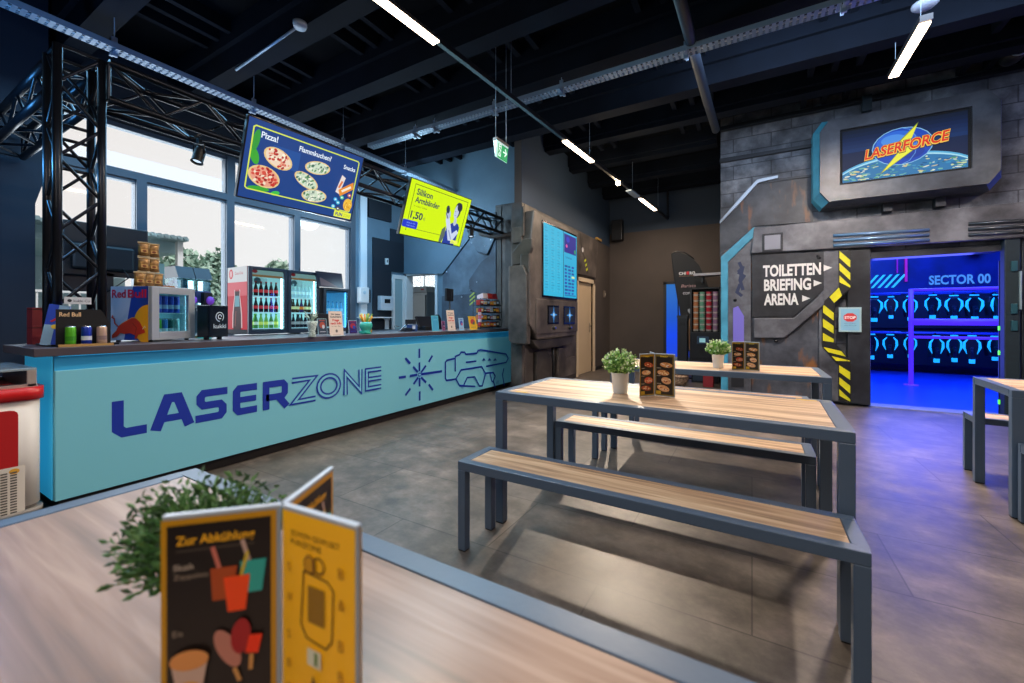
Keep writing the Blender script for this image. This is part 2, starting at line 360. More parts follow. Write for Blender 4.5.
# bar door: frame and open leaf
df = MB().box(-6.29, -6.23, YE-.03, YE+.16, 0, 2.12, WHITE).box(-5.46, -5.4, YE-.03, YE+.16, 0, 2.12, M('#c9d2d8', .5)).box(-6.29, -5.4, YE-.03, YE+.16, 2.08, 2.14, WHITE)
d1 = struct(df, 'door_1', label='white framed doorway at the far end of the bar', cat='door')
lf_ = MB().box(XW+.005, XW+.04, 5.97, 6.03, 0.01, 2.08, WHITE).box(XW+.005, XW+.04, 6.25, 6.31, .01, 2.08, WHITE).box(XW+.005, XW+.04, 6.03, 6.25, 2.0, 2.08, WHITE).box(XW+.005, XW+.04, 6.03, 6.25, .01, .9, WHITE).build('leaf', d1); MB().box(XW+.015, XW+.02, 6.03, 6.25, .9, 2.0, M('#6f8f9c', .15, em=.25)).build('glazing', lf_)
MB().tube([(XW+.04, 6.0, 1.03), (XW+.09, 6.0, 1.03), (XW+.09, 6.1, 1.03)], .01, CHROME).build('handle', d1)
# kiosk side wall and back wall
KW = -3.1
kw = MB().box(KW-.13, KW, 5.62, 7.98, 0, ZC, BROWN).box(KW-.13, KW, 8.92, 10.35, 0, ZC, BROWN).box(KW-.13, KW, 7.98, 8.92, 1.98, ZC, BROWN)
struct(kw, 'wall_kiosk', label='brown wall that carries the info kiosk and the pale door', cat='wall')
struct(MB().box(KW, KW+.004, 5.62, YB, 2.98, ZC, M('#2a3c50', .7)), 'trim_18', label='blue painted upper strip of the kiosk wall', cat='wall strip')
CREAM = M('#cbb79a', .5)
df = MB().box(KW-.1, KW+.03, 7.9, 7.98, 0, 2.05, CREAM).box(KW-.1, KW+.03, 8.92, 9.02, 0, 2.05, CREAM).box(KW-.1, KW+.03, 7.9, 9.02, 1.97, 2.05, CREAM)
d2 = struct(df, 'door_2', label='pale cream door beside the info kiosk', cat='door')
MB().box(KW-.08, KW-.03, 7.98, 8.92, .01, 1.97, M('#bfa888', .5, var=.04, bscale=3)).build('leaf', d2, bevel=.004)
MB().box(KW-.03, KW-.022, 8.78, 8.82, .88, 1.08, CHROME).tube([(KW-.02, 8.8, 1.02), (KW+.03, 8.8, 1.02), (KW+.03, 8.68, 1.02)], .009, CHROME).build('handle', d2)
bw = MB().box(KW-.1, -1.78, YB, YB+.15, 0, ZC, BROWN).box(-1.78, -1.2, YB, YB+.15, 2.02, ZC, BROWN).box(-1.2, -.3, YB, YB+.15, 0, ZC, BROWN)
struct(bw, 'wall_back', label='brown back wall behind the coffee corner', cat='wall')
struct(MB().box(KW, -.45, YB-.006, YB, 3.3, ZC, M('#2a3a4c', .7)), 'trim_19', label='blue upper band of the back wall', cat='wall band')  # bluer band across the top of the back wall
df = MB().box(-1.8, -1.74, YB-.04, YB+.1, 0, 2.05, M('#20242c')).box(-1.24, -1.18, YB-.04, YB+.1, 0, 2.05, M('#20242c')).box(-1.8, -1.18, YB-.04, YB+.1, 1.99, 2.05, M('#20242c'))
d3 = struct(df, 'door_3', label='dark framed glass door glowing blue in the back wall', cat='door')
mblue, nt, b_, N_, L_ = nodes('blue_glow'); tc = N_('ShaderNodeTexCoord'); sx = N_('ShaderNodeSeparateXYZ'); rp = N_('ShaderNodeValToRGB'); mr = N_('ShaderNodeMapRange')
mr.inputs[1].default_value = 0; mr.inputs[2].default_value = 2.0; ramp(rp, [(0, '#0a3fd8'), (.4, '#1046f0'), (.6, '#1a55c8'), (1, '#2f6fb8')])
L_(tc.outputs['Object'], sx.inputs[0]); L_(sx.outputs[2], mr.inputs[0]); L_(mr.outputs[0], rp.inputs[0]); L_(rp.outputs[0], b_.inputs['Emission Color'])
b_.inputs['Emission Strength'].default_value = .9; b_.inputs['Base Color'].default_value = (.02, .05, .2, 1); b_.inputs['Roughness'].default_value = .1
MB().box(-1.74, -1.24, YB, YB+.03, .3, 1.99, mblue).box(-1.74, -1.24, YB, YB+.03, .02, .3, M('#8fa4b8', .4)).build('leaf', d3)
struct(MB().box(KW, -1.8, YB-.015, YB, 0, .08, BLACK), 'baseboard_back', label='dark skirting of the back wall', cat='baseboard')
struct(MB().box(KW, KW+.015, 9.02, YB, 0, .08, BLACK), 'baseboard_kiosk', label='dark skirting beside the pale door', cat='baseboard')
# arena wall (blockwork) and arena room
BLK = block_mat(); X0, X1 = 1.39, 2.62
aw = MB().box(-.43, X0, YA, YA+.2, 0, ZC, BLK).box(X0, X1+.11, YA, YA+.2, 2.03, ZC, BLK).box(X1+.11, 6.2, YA, YA+.2, 0, ZC, BLK).box(-.43, -.3, YA+.2, YB, 0, ZC, BROWN)
struct(aw, 'wall_arena', label='blockwork wall around the arena doorway', cat='wall')
struct(MB().box(6.05, 6.2, -4.2, YA, 0, ZC, WALLD), 'wall_right', label='dark right hand wall of the hall', cat='wall')
struct(MB().box(-8.2, 6.2, -4.2, -4.05, 0, ZC, WALLD), 'wall_front', label='dark wall behind the camera', cat='wall')
DB = M('#121e64', .5, var=.4, bscale=2)
ar = MB().box(.6, 6.2, 12.6, 12.75, 0, ZC, DB).box(.6, .75, YA+.2, 12.6, 0, ZC, DB).box(6.05, 6.2, YA+.2, 12.6, 0, ZC, DB)
struct(ar, 'wall_arena', label='dark blue walls of the arena vest room', cat='wall')

# ================================================================== OUTSIDE
o = thing('canopy_building', 'white outbuilding with a corrugated roof outside the left windows', 'building', (-13, 0, 0))
WF = M('#cfe0e4', .6)
t = MB()
t.box(-4, -.2, -3, 5.0, 2.9, 3.2, M('#a9c6cc', .6)); t.build('wall', o)
t = MB()
for k in range(60): t.tube([(-.4, -3+k*.135, 3.3), (.35, -3+k*.135, 3.26)], .05, M('#7d97a0', .5), n=6)
t.box(-4, .3, -3, 5.05, 3.2, 3.27, M('#8fa9b0', .5)); t.build('corrugated_roof', o)
for y in (-.6, 1.0, 2.7, 4.9): MB().box(-.1, .05, y, y+.12, 0, 3.2, WHITE).build('post', o)
t = MB().box(0, .05, -3, 5, 1.75, 1.8, WHITE).box(0, .05, -3, 5, .9, .95, WHITE)
for k in range(50): t.box(0, .03, -3+k*.16, -2.97+k*.16, .95, 1.75, WHITE)
t.build('balustrade', o)
MB().box(-4, -3.8, -3, 5, 0, 2.9, M('#9fb6bd', .6)).box(-3.8, -3.7, 1, 2, .3, 2.2, M('#5d7f86')).build('back_panel', o)
def tree(p, h, w, label):
    t = thing('tree', label, 'tree', p, group=None)
    MB().tube([(0, 0, 0), (.05, 0, h*.6)], [.15, .06], M('#4a4034', .9)).build('trunk', t)
    cr = MB(); m1 = M('#7f9f90', .8); m2 = M('#a5bfae', .8); rn = random.Random(int(h*10))
    for _ in range(2600):
        a = rn.uniform(0, 2*PI); q = rn.uniform(-1, 1); r = rn.random()**.4; s_ = math.sqrt(1-q*q)
        c = Vector((w*r*s_*math.cos(a), w*r*s_*math.sin(a), h*.58+h*.42*q*r)); d = Vector((rn.uniform(-1, 1), rn.uniform(-1, 1), rn.uniform(-1, 1))).normalized()*.16
        e = d.cross(Vector((rn.random(), rn.random(), 1))).normalized()*.09
        cr.add([c-d, c+e, c+d, c-e], [(0, 1, 2, 3)], rn.choice((m1, m2)))
    cr.flat = True; cr.build('crown', t)
tree((-17.0, 6.6, 0), 3.6, 1.0, 'pale green tree outside behind the outbuilding corner')
tree((-20, 9.0, 0), 4.2, .8, 'slim green tree outside the second window sash')
tree((-20, 11.7, 0), 4.1, 1.0, 'rounded green tree outside above the red fridge')
tg = MB().box(-60, -6.6, -40, 60, -.2, -.1, M('#77807c', .9)); struct(tg, 'floor_outside', label='paved yard outside the windows', cat='ground')

# ================================================================== BAR
XB = -3.63
bar = thing('bar_counter', 'long pale teal bar counter with dark top and blue lettering', 'counter', (XB, .76, 0), R90)   # local x = world Y, local -y = world +X
BL = 5.44
TEAL = M('#78bfcc', .5, em=.05, emc='#2fa8d8')
MB().box(0, BL, .03, .68, .09, .97, M('#5fb0c4', .5)).build('carcass', bar)
MB().box(.03, BL-.03, .06, .6, 0, .09, M('#1a1512', .6)).build('plinth', bar)
MB().box(0, BL, 0.0, .03, .09, .88, TEAL).build('front_panel', bar, bevel=.003)
MB().box(0, BL, .016, .03, .88, .965, M('#2f98c4', .5, em=.12, emc='#1890d0')).box(-.004, 0, .05, .66, .09, .965, M('#57c3e0', .5, em=.3, emc='#30b0e8')).build('led_lit_faces', bar)  # cyan LED light on band and end face put in as emission
MB().box(-.09, BL+.05, -.02, .72, .97, 1.02, M('#4a4248', .4, var=.1, bscale=6)).build('worktop', bar, bevel=.004)
MB().box(BL, BL+.05, -.02, .72, 0, .97, M('#3a3434', .5)).build('end_panel', bar)
led = MB().box(.02, BL-.02, .018, .03, .962, .968, M('#3aa6d8', em=.8, emc='#3fb8f0')).build('led_strip', bar)
def bp(px, py):
    p = onX(px, py, XB+.002); return (p.y-.76, p.z)
g = G(0, step=.0006); NB = '#0c2fa0'
z0, z1 = .405, .65; sw = .068
xs = [bp(v, 400)[0] for v in (111, 147, 149.5, 195, 195.5, 227.5, 232, 257, 262, 288.5, 292, 315.5, 316.5, 340.5, 343.5, 362, 365, 381)]
h = sw/2; hv = .056/2
def L2(a, b): return (xs[a]+h, xs[b]-h, z0+hv, z1-hv)
l, r, lo, hi = L2(0, 1); g.S([(l, z1), (l, lo+.03), (l+.03, lo), (r+h, lo)], .06, NB)
l, r, lo, hi = L2(2, 3); cxa = (l+r)/2; g.S([(l, z0), (cxa-.03, hi), (cxa+.03, hi), (r, z0)], .064, NB); g.S([(l+.05, z0+.075), (r-.04, z0+.075)], .05, NB, layer=0.2)
l, r, lo, hi = L2(4, 5); m_ = (lo+hi)/2; g.S([(r+h, hi), (l+.02, hi), (l, hi-.025), (l, m_+.025), (l+.02, m_), (r-.02, m_), (r, m_-.025), (r, lo+.025), (r-.02, lo), (l-h, lo)], .056, NB)
l, r, lo, hi = L2(6, 7); g.S([(r+h, hi), (l+.02, hi), (l, hi-.025), (l, lo+.025), (l+.02, lo), (r+h, lo)], .056, NB); g.S([(l, m_), (r+h*.8, m_)], .048, NB, layer=.2)
l, r, lo, hi = L2(8, 9); g.S([(l, z0), (l, hi), (r-.02, hi), (r, hi-.025), (r, m_+.005), (r-.02, m_-.02), (l, m_-.02)], .056, NB); g.S([(r-.06, m_-.02), (r+.02, z0)], .06, NB, layer=.2)
def dbl(pts, closed=False):
    g.S(pts, .056, NB, closed); g.S(pts, .022, TEAL, closed, layer=.5)
hs = .023
l, r = xs[10]+hs, xs[11]-hs; lo, hi = z0+hs, z1-hs; dbl([(l-hs, hi), (r, hi), (l, lo), (r+hs, lo)])
l, r = xs[12]+hs, xs[13]-hs; cx_, cz_ = (l+r)/2, (lo+hi)/2; dbl([(cx_+(r-l)/2*math.cos(t), cz_+(hi-lo)/2*math.sin(t)) for t in [2*PI*k/20 for k in range(20)]], True)
l, r = xs[14]+hs, xs[15]-hs; dbl([(l, z0), (l, hi), (r, lo), (r, z1)])
l, r = xs[16]+hs, xs[17]; dbl([(r, hi), (l, hi), (l, lo), (r, lo)]); dbl([(l+.02, (lo+hi)/2), (r, (lo+hi)/2)])
def z2(px, py): return bp(380+px/6.207, 310+py/6.207)
for seg in ([(242, 240), (242, 297)], [(155, 298), (185, 332)], [(323, 283), (300, 322)], [(114, 420), (158, 414)], [(155, 530), (186, 487)], [(244, 505), (244, 562)], [(300, 462), (326, 496)], [(242, 325), (242, 380)], [(203, 352), (232, 385)], [(282, 345), (252, 388)], [(182, 410), (228, 402)], [(255, 398), (382, 380)], [(205, 460), (234, 418)], [(243, 420), (243, 474)], [(252, 418), (283, 450)]):
    g.S([z2(*p) for p in seg], .03, NB, layer=.3)
cq = z2(243, 401); g.S([(cq[0]+.03*math.cos(k*PI/5), cq[1]+.02*math.sin(k*PI/5)) for k in range(10)], .01, NB, True, layer=.3)
for seg, cl in (([(470, 428), (410, 437), (403, 425), (403, 325), (412, 312), (465, 300)], 0), ([(464, 382), (464, 288), (490, 278), (500, 262), (522, 262), (530, 275), (598, 268), (604, 252), (622, 247), (780, 273), (793, 300), (780, 325), (655, 350)], 0),
                ([(530, 325), (595, 317)], 0), ([(468, 428), (500, 372), (628, 352), (652, 395), (632, 470), (614, 472), (585, 415), (538, 420), (515, 470), (490, 468)], 1), ([(490, 470), (588, 474)], 0),
                ([(652, 393), (700, 388), (712, 410), (700, 440), (712, 480)], 0), ([(680, 395), (690, 440), (704, 448)], 0), ([(766, 362), (757, 400), (768, 470)], 0)):
    g.S([z2(*p) for p in seg], .024, NB, bool(cl), layer=.3)
for k in (630, 665, 700): g.P([z2(k, 315), z2(k+22, 313), z2(k+11, 297)], NB, layer=.1)
g.T('FZ', *z2(720, 458), .045, NB)
g.build('lettering', bar)
# back counter behind the bar
bc = thing('back_counter', 'dark back counter along the window wall under the fridges', 'counter', (XW+.02, 1.2, 0), 0)
MB().box(0, .8, 0, 4.9, 0, .93, M('#2c343c', .5)).build('carcass', bc)
MB().box(0, .83, -.02, 4.92, .93, .97, M('#515a64', .3)).build('worktop', bc)

# ================================================================== TABLES / BENCHES
def bench_like(name, cat, label, x0, x1, y0, y1, h, group, tw=.045, rim=.045, wood=WOOD, rz=0):
    L_, W_ = x1-x0, y1-y0
    t = thing(name, label, cat, (x0, y0, 0), rz, group)
    MB().box(0, L_, 0, tw, h-rim, h, STEEL).box(0, L_, W_-tw, W_, h-rim, h, STEEL).box(0, tw, tw, W_-tw, h-rim, h, STEEL).box(L_-tw, L_, tw, W_-tw, h-rim, h, STEEL).build('frame', t, bevel=.003)
    MB().box(tw+.002, L_-tw-.002, tw+.002, W_-tw-.002, h-.03, h-.001, wood).build('tabletop' if cat == 'table' else 'seat', t, bevel=.0015)
    for a in (0, L_-tw):
        for b in (0, W_-tw):
            MB().box(a, a+tw, b, b+tw, .006, h-rim, STEEL).build('leg', t, bevel=.003)
    for a in (0, L_-tw):
        for b in (0, W_-tw): MB().box(a+.003, a+tw-.003, b+.003, b+tw-.003, 0, .008, BLACK).build('foot_cap', t)
    return t
bench_like('bench', 'bench', 'long oak and steel bench nearest to the camera in the middle of the hall', -1.315, .325, 1.70, 1.99, .46, None, rz=-.01)
bench_like('dining_table', 'table', 'long oak topped steel table behind the nearest bench, carrying plant and menu', -1.305, .34, 2.045, 2.76, .767, None, tw=.052, rz=-.028)
bench_like('bench', 'bench', 'oak and steel bench on the far side of the middle table', -1.225, .295, 2.72, 3.0, .46, None, rz=-.01)
bench_like('bench', 'bench', 'bench in front of the farther table, mostly hidden behind the middle table', -1.18, .45, 3.38, 3.67, .46, None)
bench_like('dining_table', 'table', 'farther oak topped steel table in front of the arena wall, with plant and menu', -1.13, .50, 3.74, 4.46, .767, None, tw=.052)
bench_like('bench', 'bench', 'rear bench beyond the farther table, showing only its left legs', -1.15, .45, 4.48, 4.77, .46, None)
bench_like('dining_table', 'table', 'oak topped steel table at the right edge by the arena doorway', 1.345, 3.0, 3.64, 4.35, .767, None, tw=.052, rz=-.09)
bench_like('bench', 'bench', 'bench behind the right edge table, close to the arena doorway', 1.43, 3.02, 4.375, 4.66, .46, None, rz=-.09)
bench_like('bench', 'bench', 'bench in front of the right edge table, cut by the picture edge', 1.335, 3.0, 3.335, 3.62, .46, None, rz=-.09)
bench_like('dining_table', 'table', 'blurred wood and steel table across the foreground with menu stand and plant', -1.39, .6, -.14, .57, .767, None, tw=.045, rim=.045, wood=WOODN)
tag(MB().prism([(0, 0), (.07, 0), (.075, .018), (.004, .02)], 0, .001, M('#d8b020')).build('yellow_sticker', loc=(-1.2, 2.1, .7672), rot=(-R90, 0, .1)), 'small yellow sticker on the left end of the middle table', 'sticker')
tag(MB().prism([(0, 0), (.09, 0), (.095, .02), (.004, .024)], 0, .001, M('#d8b020')).build('yellow_sticker', loc=(.2, 2.66, .7672), rot=(-R90, 0, -.1)), 'small yellow sticker on the right end of the middle table', 'sticker')

# ------------------------------------------------------------------ menus and plants
def menu_stand(loc, angs, label, big=False):
    t = thing('menu_stand', label, 'menu stand', loc); H = .235; Wd = .108
    for k, a in enumerate(angs):
        # each wing is a clear acrylic leaf with a print on both faces
        p = MB().box(.002, Wd, -.0022, .0022, 0, H, M('#9aa4ac', .2)).box(.002, Wd, -.003, .003, H-.002, H+.001, M('#c9d8e8', .15)).build('wing', t, rot=(0, 0, a), bevel=.001)
        for side in (0, 1):
            g = G(.0, step=.0004, rough=.35); rn = random.Random(k*7+side)
            g.y = -.0024
            yellow = (k == 1 and side == 1) or (k == 0 and side == 0)
            if big and k == 1 and side == 0: yellow = False
            w = Wd-.008
            if yellow and big:
                g.R(.003, .006, w+.006, H-.004, '#f2b414')
                g.T('SCHON GEWUSST', .016, H-.028, .006, '#3a2508', w=.07); g.T('FUNZONE', .016, H-.037, .006, '#3a2508', w=.045, layer=.1)
                g.S([(.032, .12), (.036, .175), (.07, .172), (.078, .165), (.076, .115), (.068, .105), (.04, .108)], .002, '#5a3a08', True)
                g.R(.042, .125, .066, .162, '#8a6410', layer=.3); g.E(.045, .185, .007, .009, '#c08a10'); g.S([(.045+.008*math.cos(q*.7), .183+.009*math.sin(q*.7)) for q in range(9)], .0015, '#5a3a08', True, layer=.2)
                g.S([(.058+.008*math.cos(q*.7), .185+.008*math.sin(q*.7)) for q in range(9)], .002, '#5a3a08', True, layer=.2)
                for zz in (.17, .14, .1, .07, .045): g.T(rn.choice(['#', 'G', '8', 'S']), .012, zz, .009, '#a87510', layer=.05); g.T(rn.choice(['H', '8', '&', 'B']), .085, zz+.01, .011, '#a87510', layer=.05)
                g.R(.043, .083, .062, .1, '#cfcfb8'); g.R(.053, .085, .058, .098, '#5c7a3a', layer=.2)
                g.P([(.035, .01), (.045, .05), (.052, .075), (.058, .05), (.064, .04), (.085, .05), (.088, .01)], '#3a2530'); g.S([(.05, .06), (.064, .02)], .004, '#c98a20', layer=.2); g.S([(.075, .06), (.06, .02)], .003, '#c98a20', layer=.2)
            elif big:
                g.R(.003, .004, w+.006, H-.004, '#c08a14'); g.R(.008, .008, w+.001, H-.01, '#1d1613')
                g.T('Zur Abkühlung', .016, H-.03, .009, '#f0b020', w=.07, off=.02); g.S([(.016, H-.036), (.086, H-.036)], .002, '#4a4038', layer=.2)
                g.T('Slush', .014, H-.055, .006, '#c8b8a8', layer=.1); g.T('Zappeleis', .014, H-.064, .005, '#9a8a7a', w=.03, layer=.1)
                for (cx, cc, dz, st) in ((.058, '#a8481c', 0, '#c87060'), (.085, '#2fa39a', .004, '#b89a90')):
                    g.P([(cx-.010, .145+dz), (cx+.008, .145+dz), (cx+.012, .178+dz), (cx-.012, .178+dz)], cc); g.S([(cx-.004, .178+dz), (cx-.010, .2+dz)], .004, st, layer=.2)
                g.P([(.062, .132), (.078, .132), (.082, .168), (.058, .168)], '#f04a14'); g.S([(.074, .168), (.08, .192)], .003, '#c8b030', layer=.2)
                g.T('Eis', .014, .115, .006, '#9a8a7a', layer=.1)
                g.E(.062, .095, .009, .022, '#b87868', 25); g.S([(.068, .074), (.073, .06)], .004, '#c89050', layer=.1)
                g.E(.074, .106, .009, .018, '#a01c20', -5); g.P([(.078, .088), (.09, .086), (.094, .105), (.082, .106)], '#f03810'); g.S([(.084, .086), (.083, .07)], .004, '#c89050', layer=.1)
                g.P([(.018, .06), (.04, .06), (.045, .09), (.013, .09)], '#c8a898'); g.E(.029, .091, .017, .01, '#d89050'); g.E(.028, .062, .011, .008, '#e0a020')
                g.E(.03, .03, .015, .009, '#c07030'); g.E(.06, .03, .018, .009, '#8a3020'); g.T('Snacks', .055, .045, .005, '#9a8a7a', layer=.1)
            else:
                g.R(.003, .005, w+.004, H-.004, '#a07c1c' if (k+side) % 2 else '#7a6424'); g.R(.009, .012, w-.003, H-.016, '#241c16')
                g.T('Pizza' if k else 'Snacks', .03, H-.018, .009, '#e8c030', w=.04, off=.02)
                for q in range(4):
                    zz = .045+q*.043; cx = .047+(q % 2)*.016; g.E(cx, zz, rn.uniform(.026, .036), rn.uniform(.013, .019), rn.choice(['#b0502a', '#c88a50', '#c8503a', '#d8a070']), rn.uniform(-15, 15), 12, layer=.4)
                    for _ in range(14): g.E(cx+rn.uniform(-.024, .024), zz+rn.uniform(-.009, .009), .004, .003, rn.choice(['#f0d8a0', '#8a2018', '#e8b060', '#d8d0c0']), 0, 6, layer=.05)
                    g.S([(.012, zz-.018), (.035, zz-.018)], .002, '#c8c0b0', layer=.05)
                g.R(.01, .012, .035, .03, '#c8a020', layer=.3)
            if side: 
                for i_, v_ in enumerate(g.v): g.v[i_] = (Wd+.004-v_[0], -v_[1], v_[2])
            g.build('print', p)
    return t
menu_stand((-.47, 2.395, .767), (math.radians(-6), math.radians(115), math.radians(-126)), 'upright three wing menu stand on the middle table beside the potted plant')
menu_stand((-.05, 3.945, .767), (math.radians(-18), math.radians(90), math.radians(-150)), 'upright three wing menu stand on the farther table')
menu_stand((-.432, .257, .767), (math.radians(5), math.radians(118), math.radians(-135)), 'large blurred menu stand in the foreground showing ice cups and a yellow page', big=True)
POT = M('#d4e0ea', .3, .55, bump=.08, bscale=30); LF = [M('#5f8f3f', .5), M('#7fae52', .5), M('#a8cf78', .5), M('#3f6f34', .55)]; TIP = M('#d8e0b8', .5)
def plant(loc, label, R_=.1, seed=1, n=150, dark=False, lean=(0, 0, 0)):
    t = thing('potted_plant', label, 'plant', loc); rn = random.Random(seed)
    MB().lathe([(0, 0), (.038, 0), (.040, .004), (.049, .112), (.053, .114), (.053, .119), (.048, .119), (.046, .1), (0, .098)], POT, n=28).build('pot', t)
    st = MB(); lf = MB(); lf.flat = True; ls = LF if not dark else [M('#2c4a2a', .6), M('#3f6a34', .6), M('#557f42', .6)]
    for _ in range(n):
        a = rn.uniform(0, 2*PI); q = rn.uniform(-.25, 1)
        dr = Vector((math.sqrt(1-q*q)*math.cos(a), math.sqrt(1-q*q)*math.sin(a), q)); rr = R_*rn.uniform(.75, 1.1)
        c = Vector((0, 0, .11+R_*.55))+Vector((dr.x*rr, dr.y*rr, dr.z*rr*.85))+Vector(lean); b = Vector((dr.x*.02, dr.y*.02, .1))
        st.tube([b, (b+c)/2+Vector((0, 0, .01)), c], .0011, LF[3], n=4, cap=False)
        for j in range(9):
            f = .45+.62*j/8; p = b.lerp(c, f); e = rn.uniform(0, 2*PI); d = (dr*.6+Vector((math.cos(e), math.sin(e), rn.uniform(-.1, .9)))).normalized()
            ln = rn.uniform(.014, .024) if not dark else rn.uniform(.010, .017); wd = ln*(.36 if not dark else .2); s_ = d.cross(Vector((rn.uniform(-1, 1), rn.uniform(-1, 1), .3))).normalized()*wd; u = d.cross(s_).normalized()*wd*.4
            m_ = rn.choice(ls[:3]) if j < 7 or dark else rn.choice([ls[2], TIP])
            lf.add([p, p+d*ln*.5+s_+u, p+d*ln, p+d*ln*.5-s_+u], [(0, 1, 2), (0, 2, 3)], m_)
    st.build('stems', t); lf.build('foliage', t); MB().lathe([(0, .1), (.046, .102)], M('#3a2c20', .9), n=20).build('soil', t)
    return t
plant((-.66, 2.375, .767), 'bushy green plant in a galvanised pot on the middle table', .092, 3)
plant((-.255, 4.0, .767), 'small green plant in a metal pot on the farther table', .092, 5)
plant((-.60, .265, .767), 'blurred dark green plant behind the foreground menu stand', .084, 9, n=280, dark=True, lean=(-.024, -.0, -.016))

# ================================================================== TRUSS
def truss_box(mb, p0, ax, L_, s=.25, r=.025, dr=.011, step=.25, up=(0, 0, 1), side=None):
    p0 = Vector(p0); ax = Vector(ax); up = Vector(up); side = Vector(side) if side else ax.cross(up)
    cs = [p0, p0+side*s, p0+side*s+up*s, p0+up*s]
    for c in cs: mb.tube([c, c+ax*L_], r, TRUSS, n=12)
    n = max(1, round(L_/step))
    for f in range(4):
        a, b = cs[f], cs[(f+1) % 4]
        for k in range(n):
            u0, u1 = ax*(L_*k/n), ax*(L_*(k+1)/n)
            q = (a+u0, b+u1) if (k+f) % 2 == 0 else (b+u0, a+u1)
            mb.tube(q, dr, TRUSS, n=6, cap=False)
    for k in (0, 1):
        for f in range(4): mb.tube([cs[f]+ax*L_*k, cs[(f+1) % 4]+ax*L_*k], dr, TRUSS, n=6, cap=False)
tr = thing('stage_truss', 'dark lattice truss column standing on the bar with long arms along it', 'truss', (-3.935, .93, 1.02))
m = MB(); truss_box(m, (-.125, -.115, 0.02), (0, 0, 1), 1.92, s=.21, up=(1, 0, 0), side=(0, 1, 0), r=.024); m.build('column', tr)
MB().box(-.17, .17, -.16, .16, 0, .012, TRUSS).build('base_plate', tr)
m = MB(); truss_box(m, (-.125, .12, 1.68), (0, 1, 0), 5.16, s=.25, side=(1, 0, 0), step=.28); m.build('long_arm', tr)
m = MB(); truss_box(m, (-.15, -.115, 1.68), (-1, 0, 0), 1.8, s=.21, side=(0, 1, 0), step=.25, r=.028); m.build('wall_arm', tr)
m = MB()
for k in range(5): m.tube([(-.125, -.1, 1.2+k*.1), (-.125, .12, 1.2+k*.1)], .012, TRUSS, n=8)
m.build('rungs', tr)
# spot lights on the truss
def spot(loc, label, rx=.5, rz=0):
    t = thing('stage_spotlight', label, 'spotlight', loc, rz)
    MB().tube([(-.05, 0, -.09), (-.05, 0, -.01), (.05, 0, -.01), (.05, 0, -.09)], .006, BLACK, n=6).box(-.015, .015, -.015, .015, -.01, .03, BLACK).build('yoke', t)
    MB().lathe([(0, -.07), (.03, -.07), (.04, -.04), (.04, .06), (.045, .07), (.036, .07), (.034, .05), (0, .048)], BLACK, n=16).build('housing', t, loc=(0, 0, -.1), rot=(PI-rx, 0, 0))
    MB().lathe([(0, .052), (.033, .052)], M('#cfe6ff', em=1.2), n=16).build('lens', t, loc=(0, 0, -.1), rot=(PI-rx, 0, 0))
spot((-3.9, 1.62, 2.63), 'small black spotlight under the truss left of the menu screen', .3, .4)
spot((-3.8, 5.25, 2.63), 'small black spotlight under the truss right of the yellow screen', .3, .6)

# ================================================================== CABLE TRAYS
def cable_tray(name, label, length, loc, rz, hangers):
    t = thing(name, label, 'cable tray', loc, rz); m = MB()
    m.box(0, length, -.06, -.056, 0, .05, GALV).box(0, length, .056, .06, 0, .05, GALV)
    n = int(length/.05)
    for k in range(n): m.box(k*.05, k*.05+.03, -.056, .056, 0, .003, GALV)
    m.box(0, length, -.03, -.02, 0, .004, GALV).box(0, length, .02, .03, 0, .004, GALV); m.build('tray', t)
    for x in hangers: MB().box(x-.02, x+.02, -.012, .012, -.05, ZC-loc[2]-.45 if False else .12, GALV).box(x-.012, x+.012, -.09, .09, -.02, 0, GALV).tube([(x, 0, .1), (x, 0, ZC-loc[2])], .004, GALV, n=6).build('hanger', t)
    MB().tube([(0, -.03, .02), (length, -.02, .02)], .012, M('#1a1c22'), n=6).tube([(0, .02, .02), (length, .01, .02)], .01, M('#c8d0d8'), n=6).build('cables', t)
    return t
cable_tray('cable_tray', 'long galvanised cable tray running above the bar truss', 6.9, (-4.95, -.6, 3.6), R90, [1.0, 2.0, 3.2, 4.4, 5.6])
cable_tray('cable_tray', 'galvanised cable tray crossing the ceiling over the tables', 7.5, (-4.95, 4.28, 3.75), 0, [.9, 1.25, 2.2, 3.1, 4.4, 5.6, 6.8])

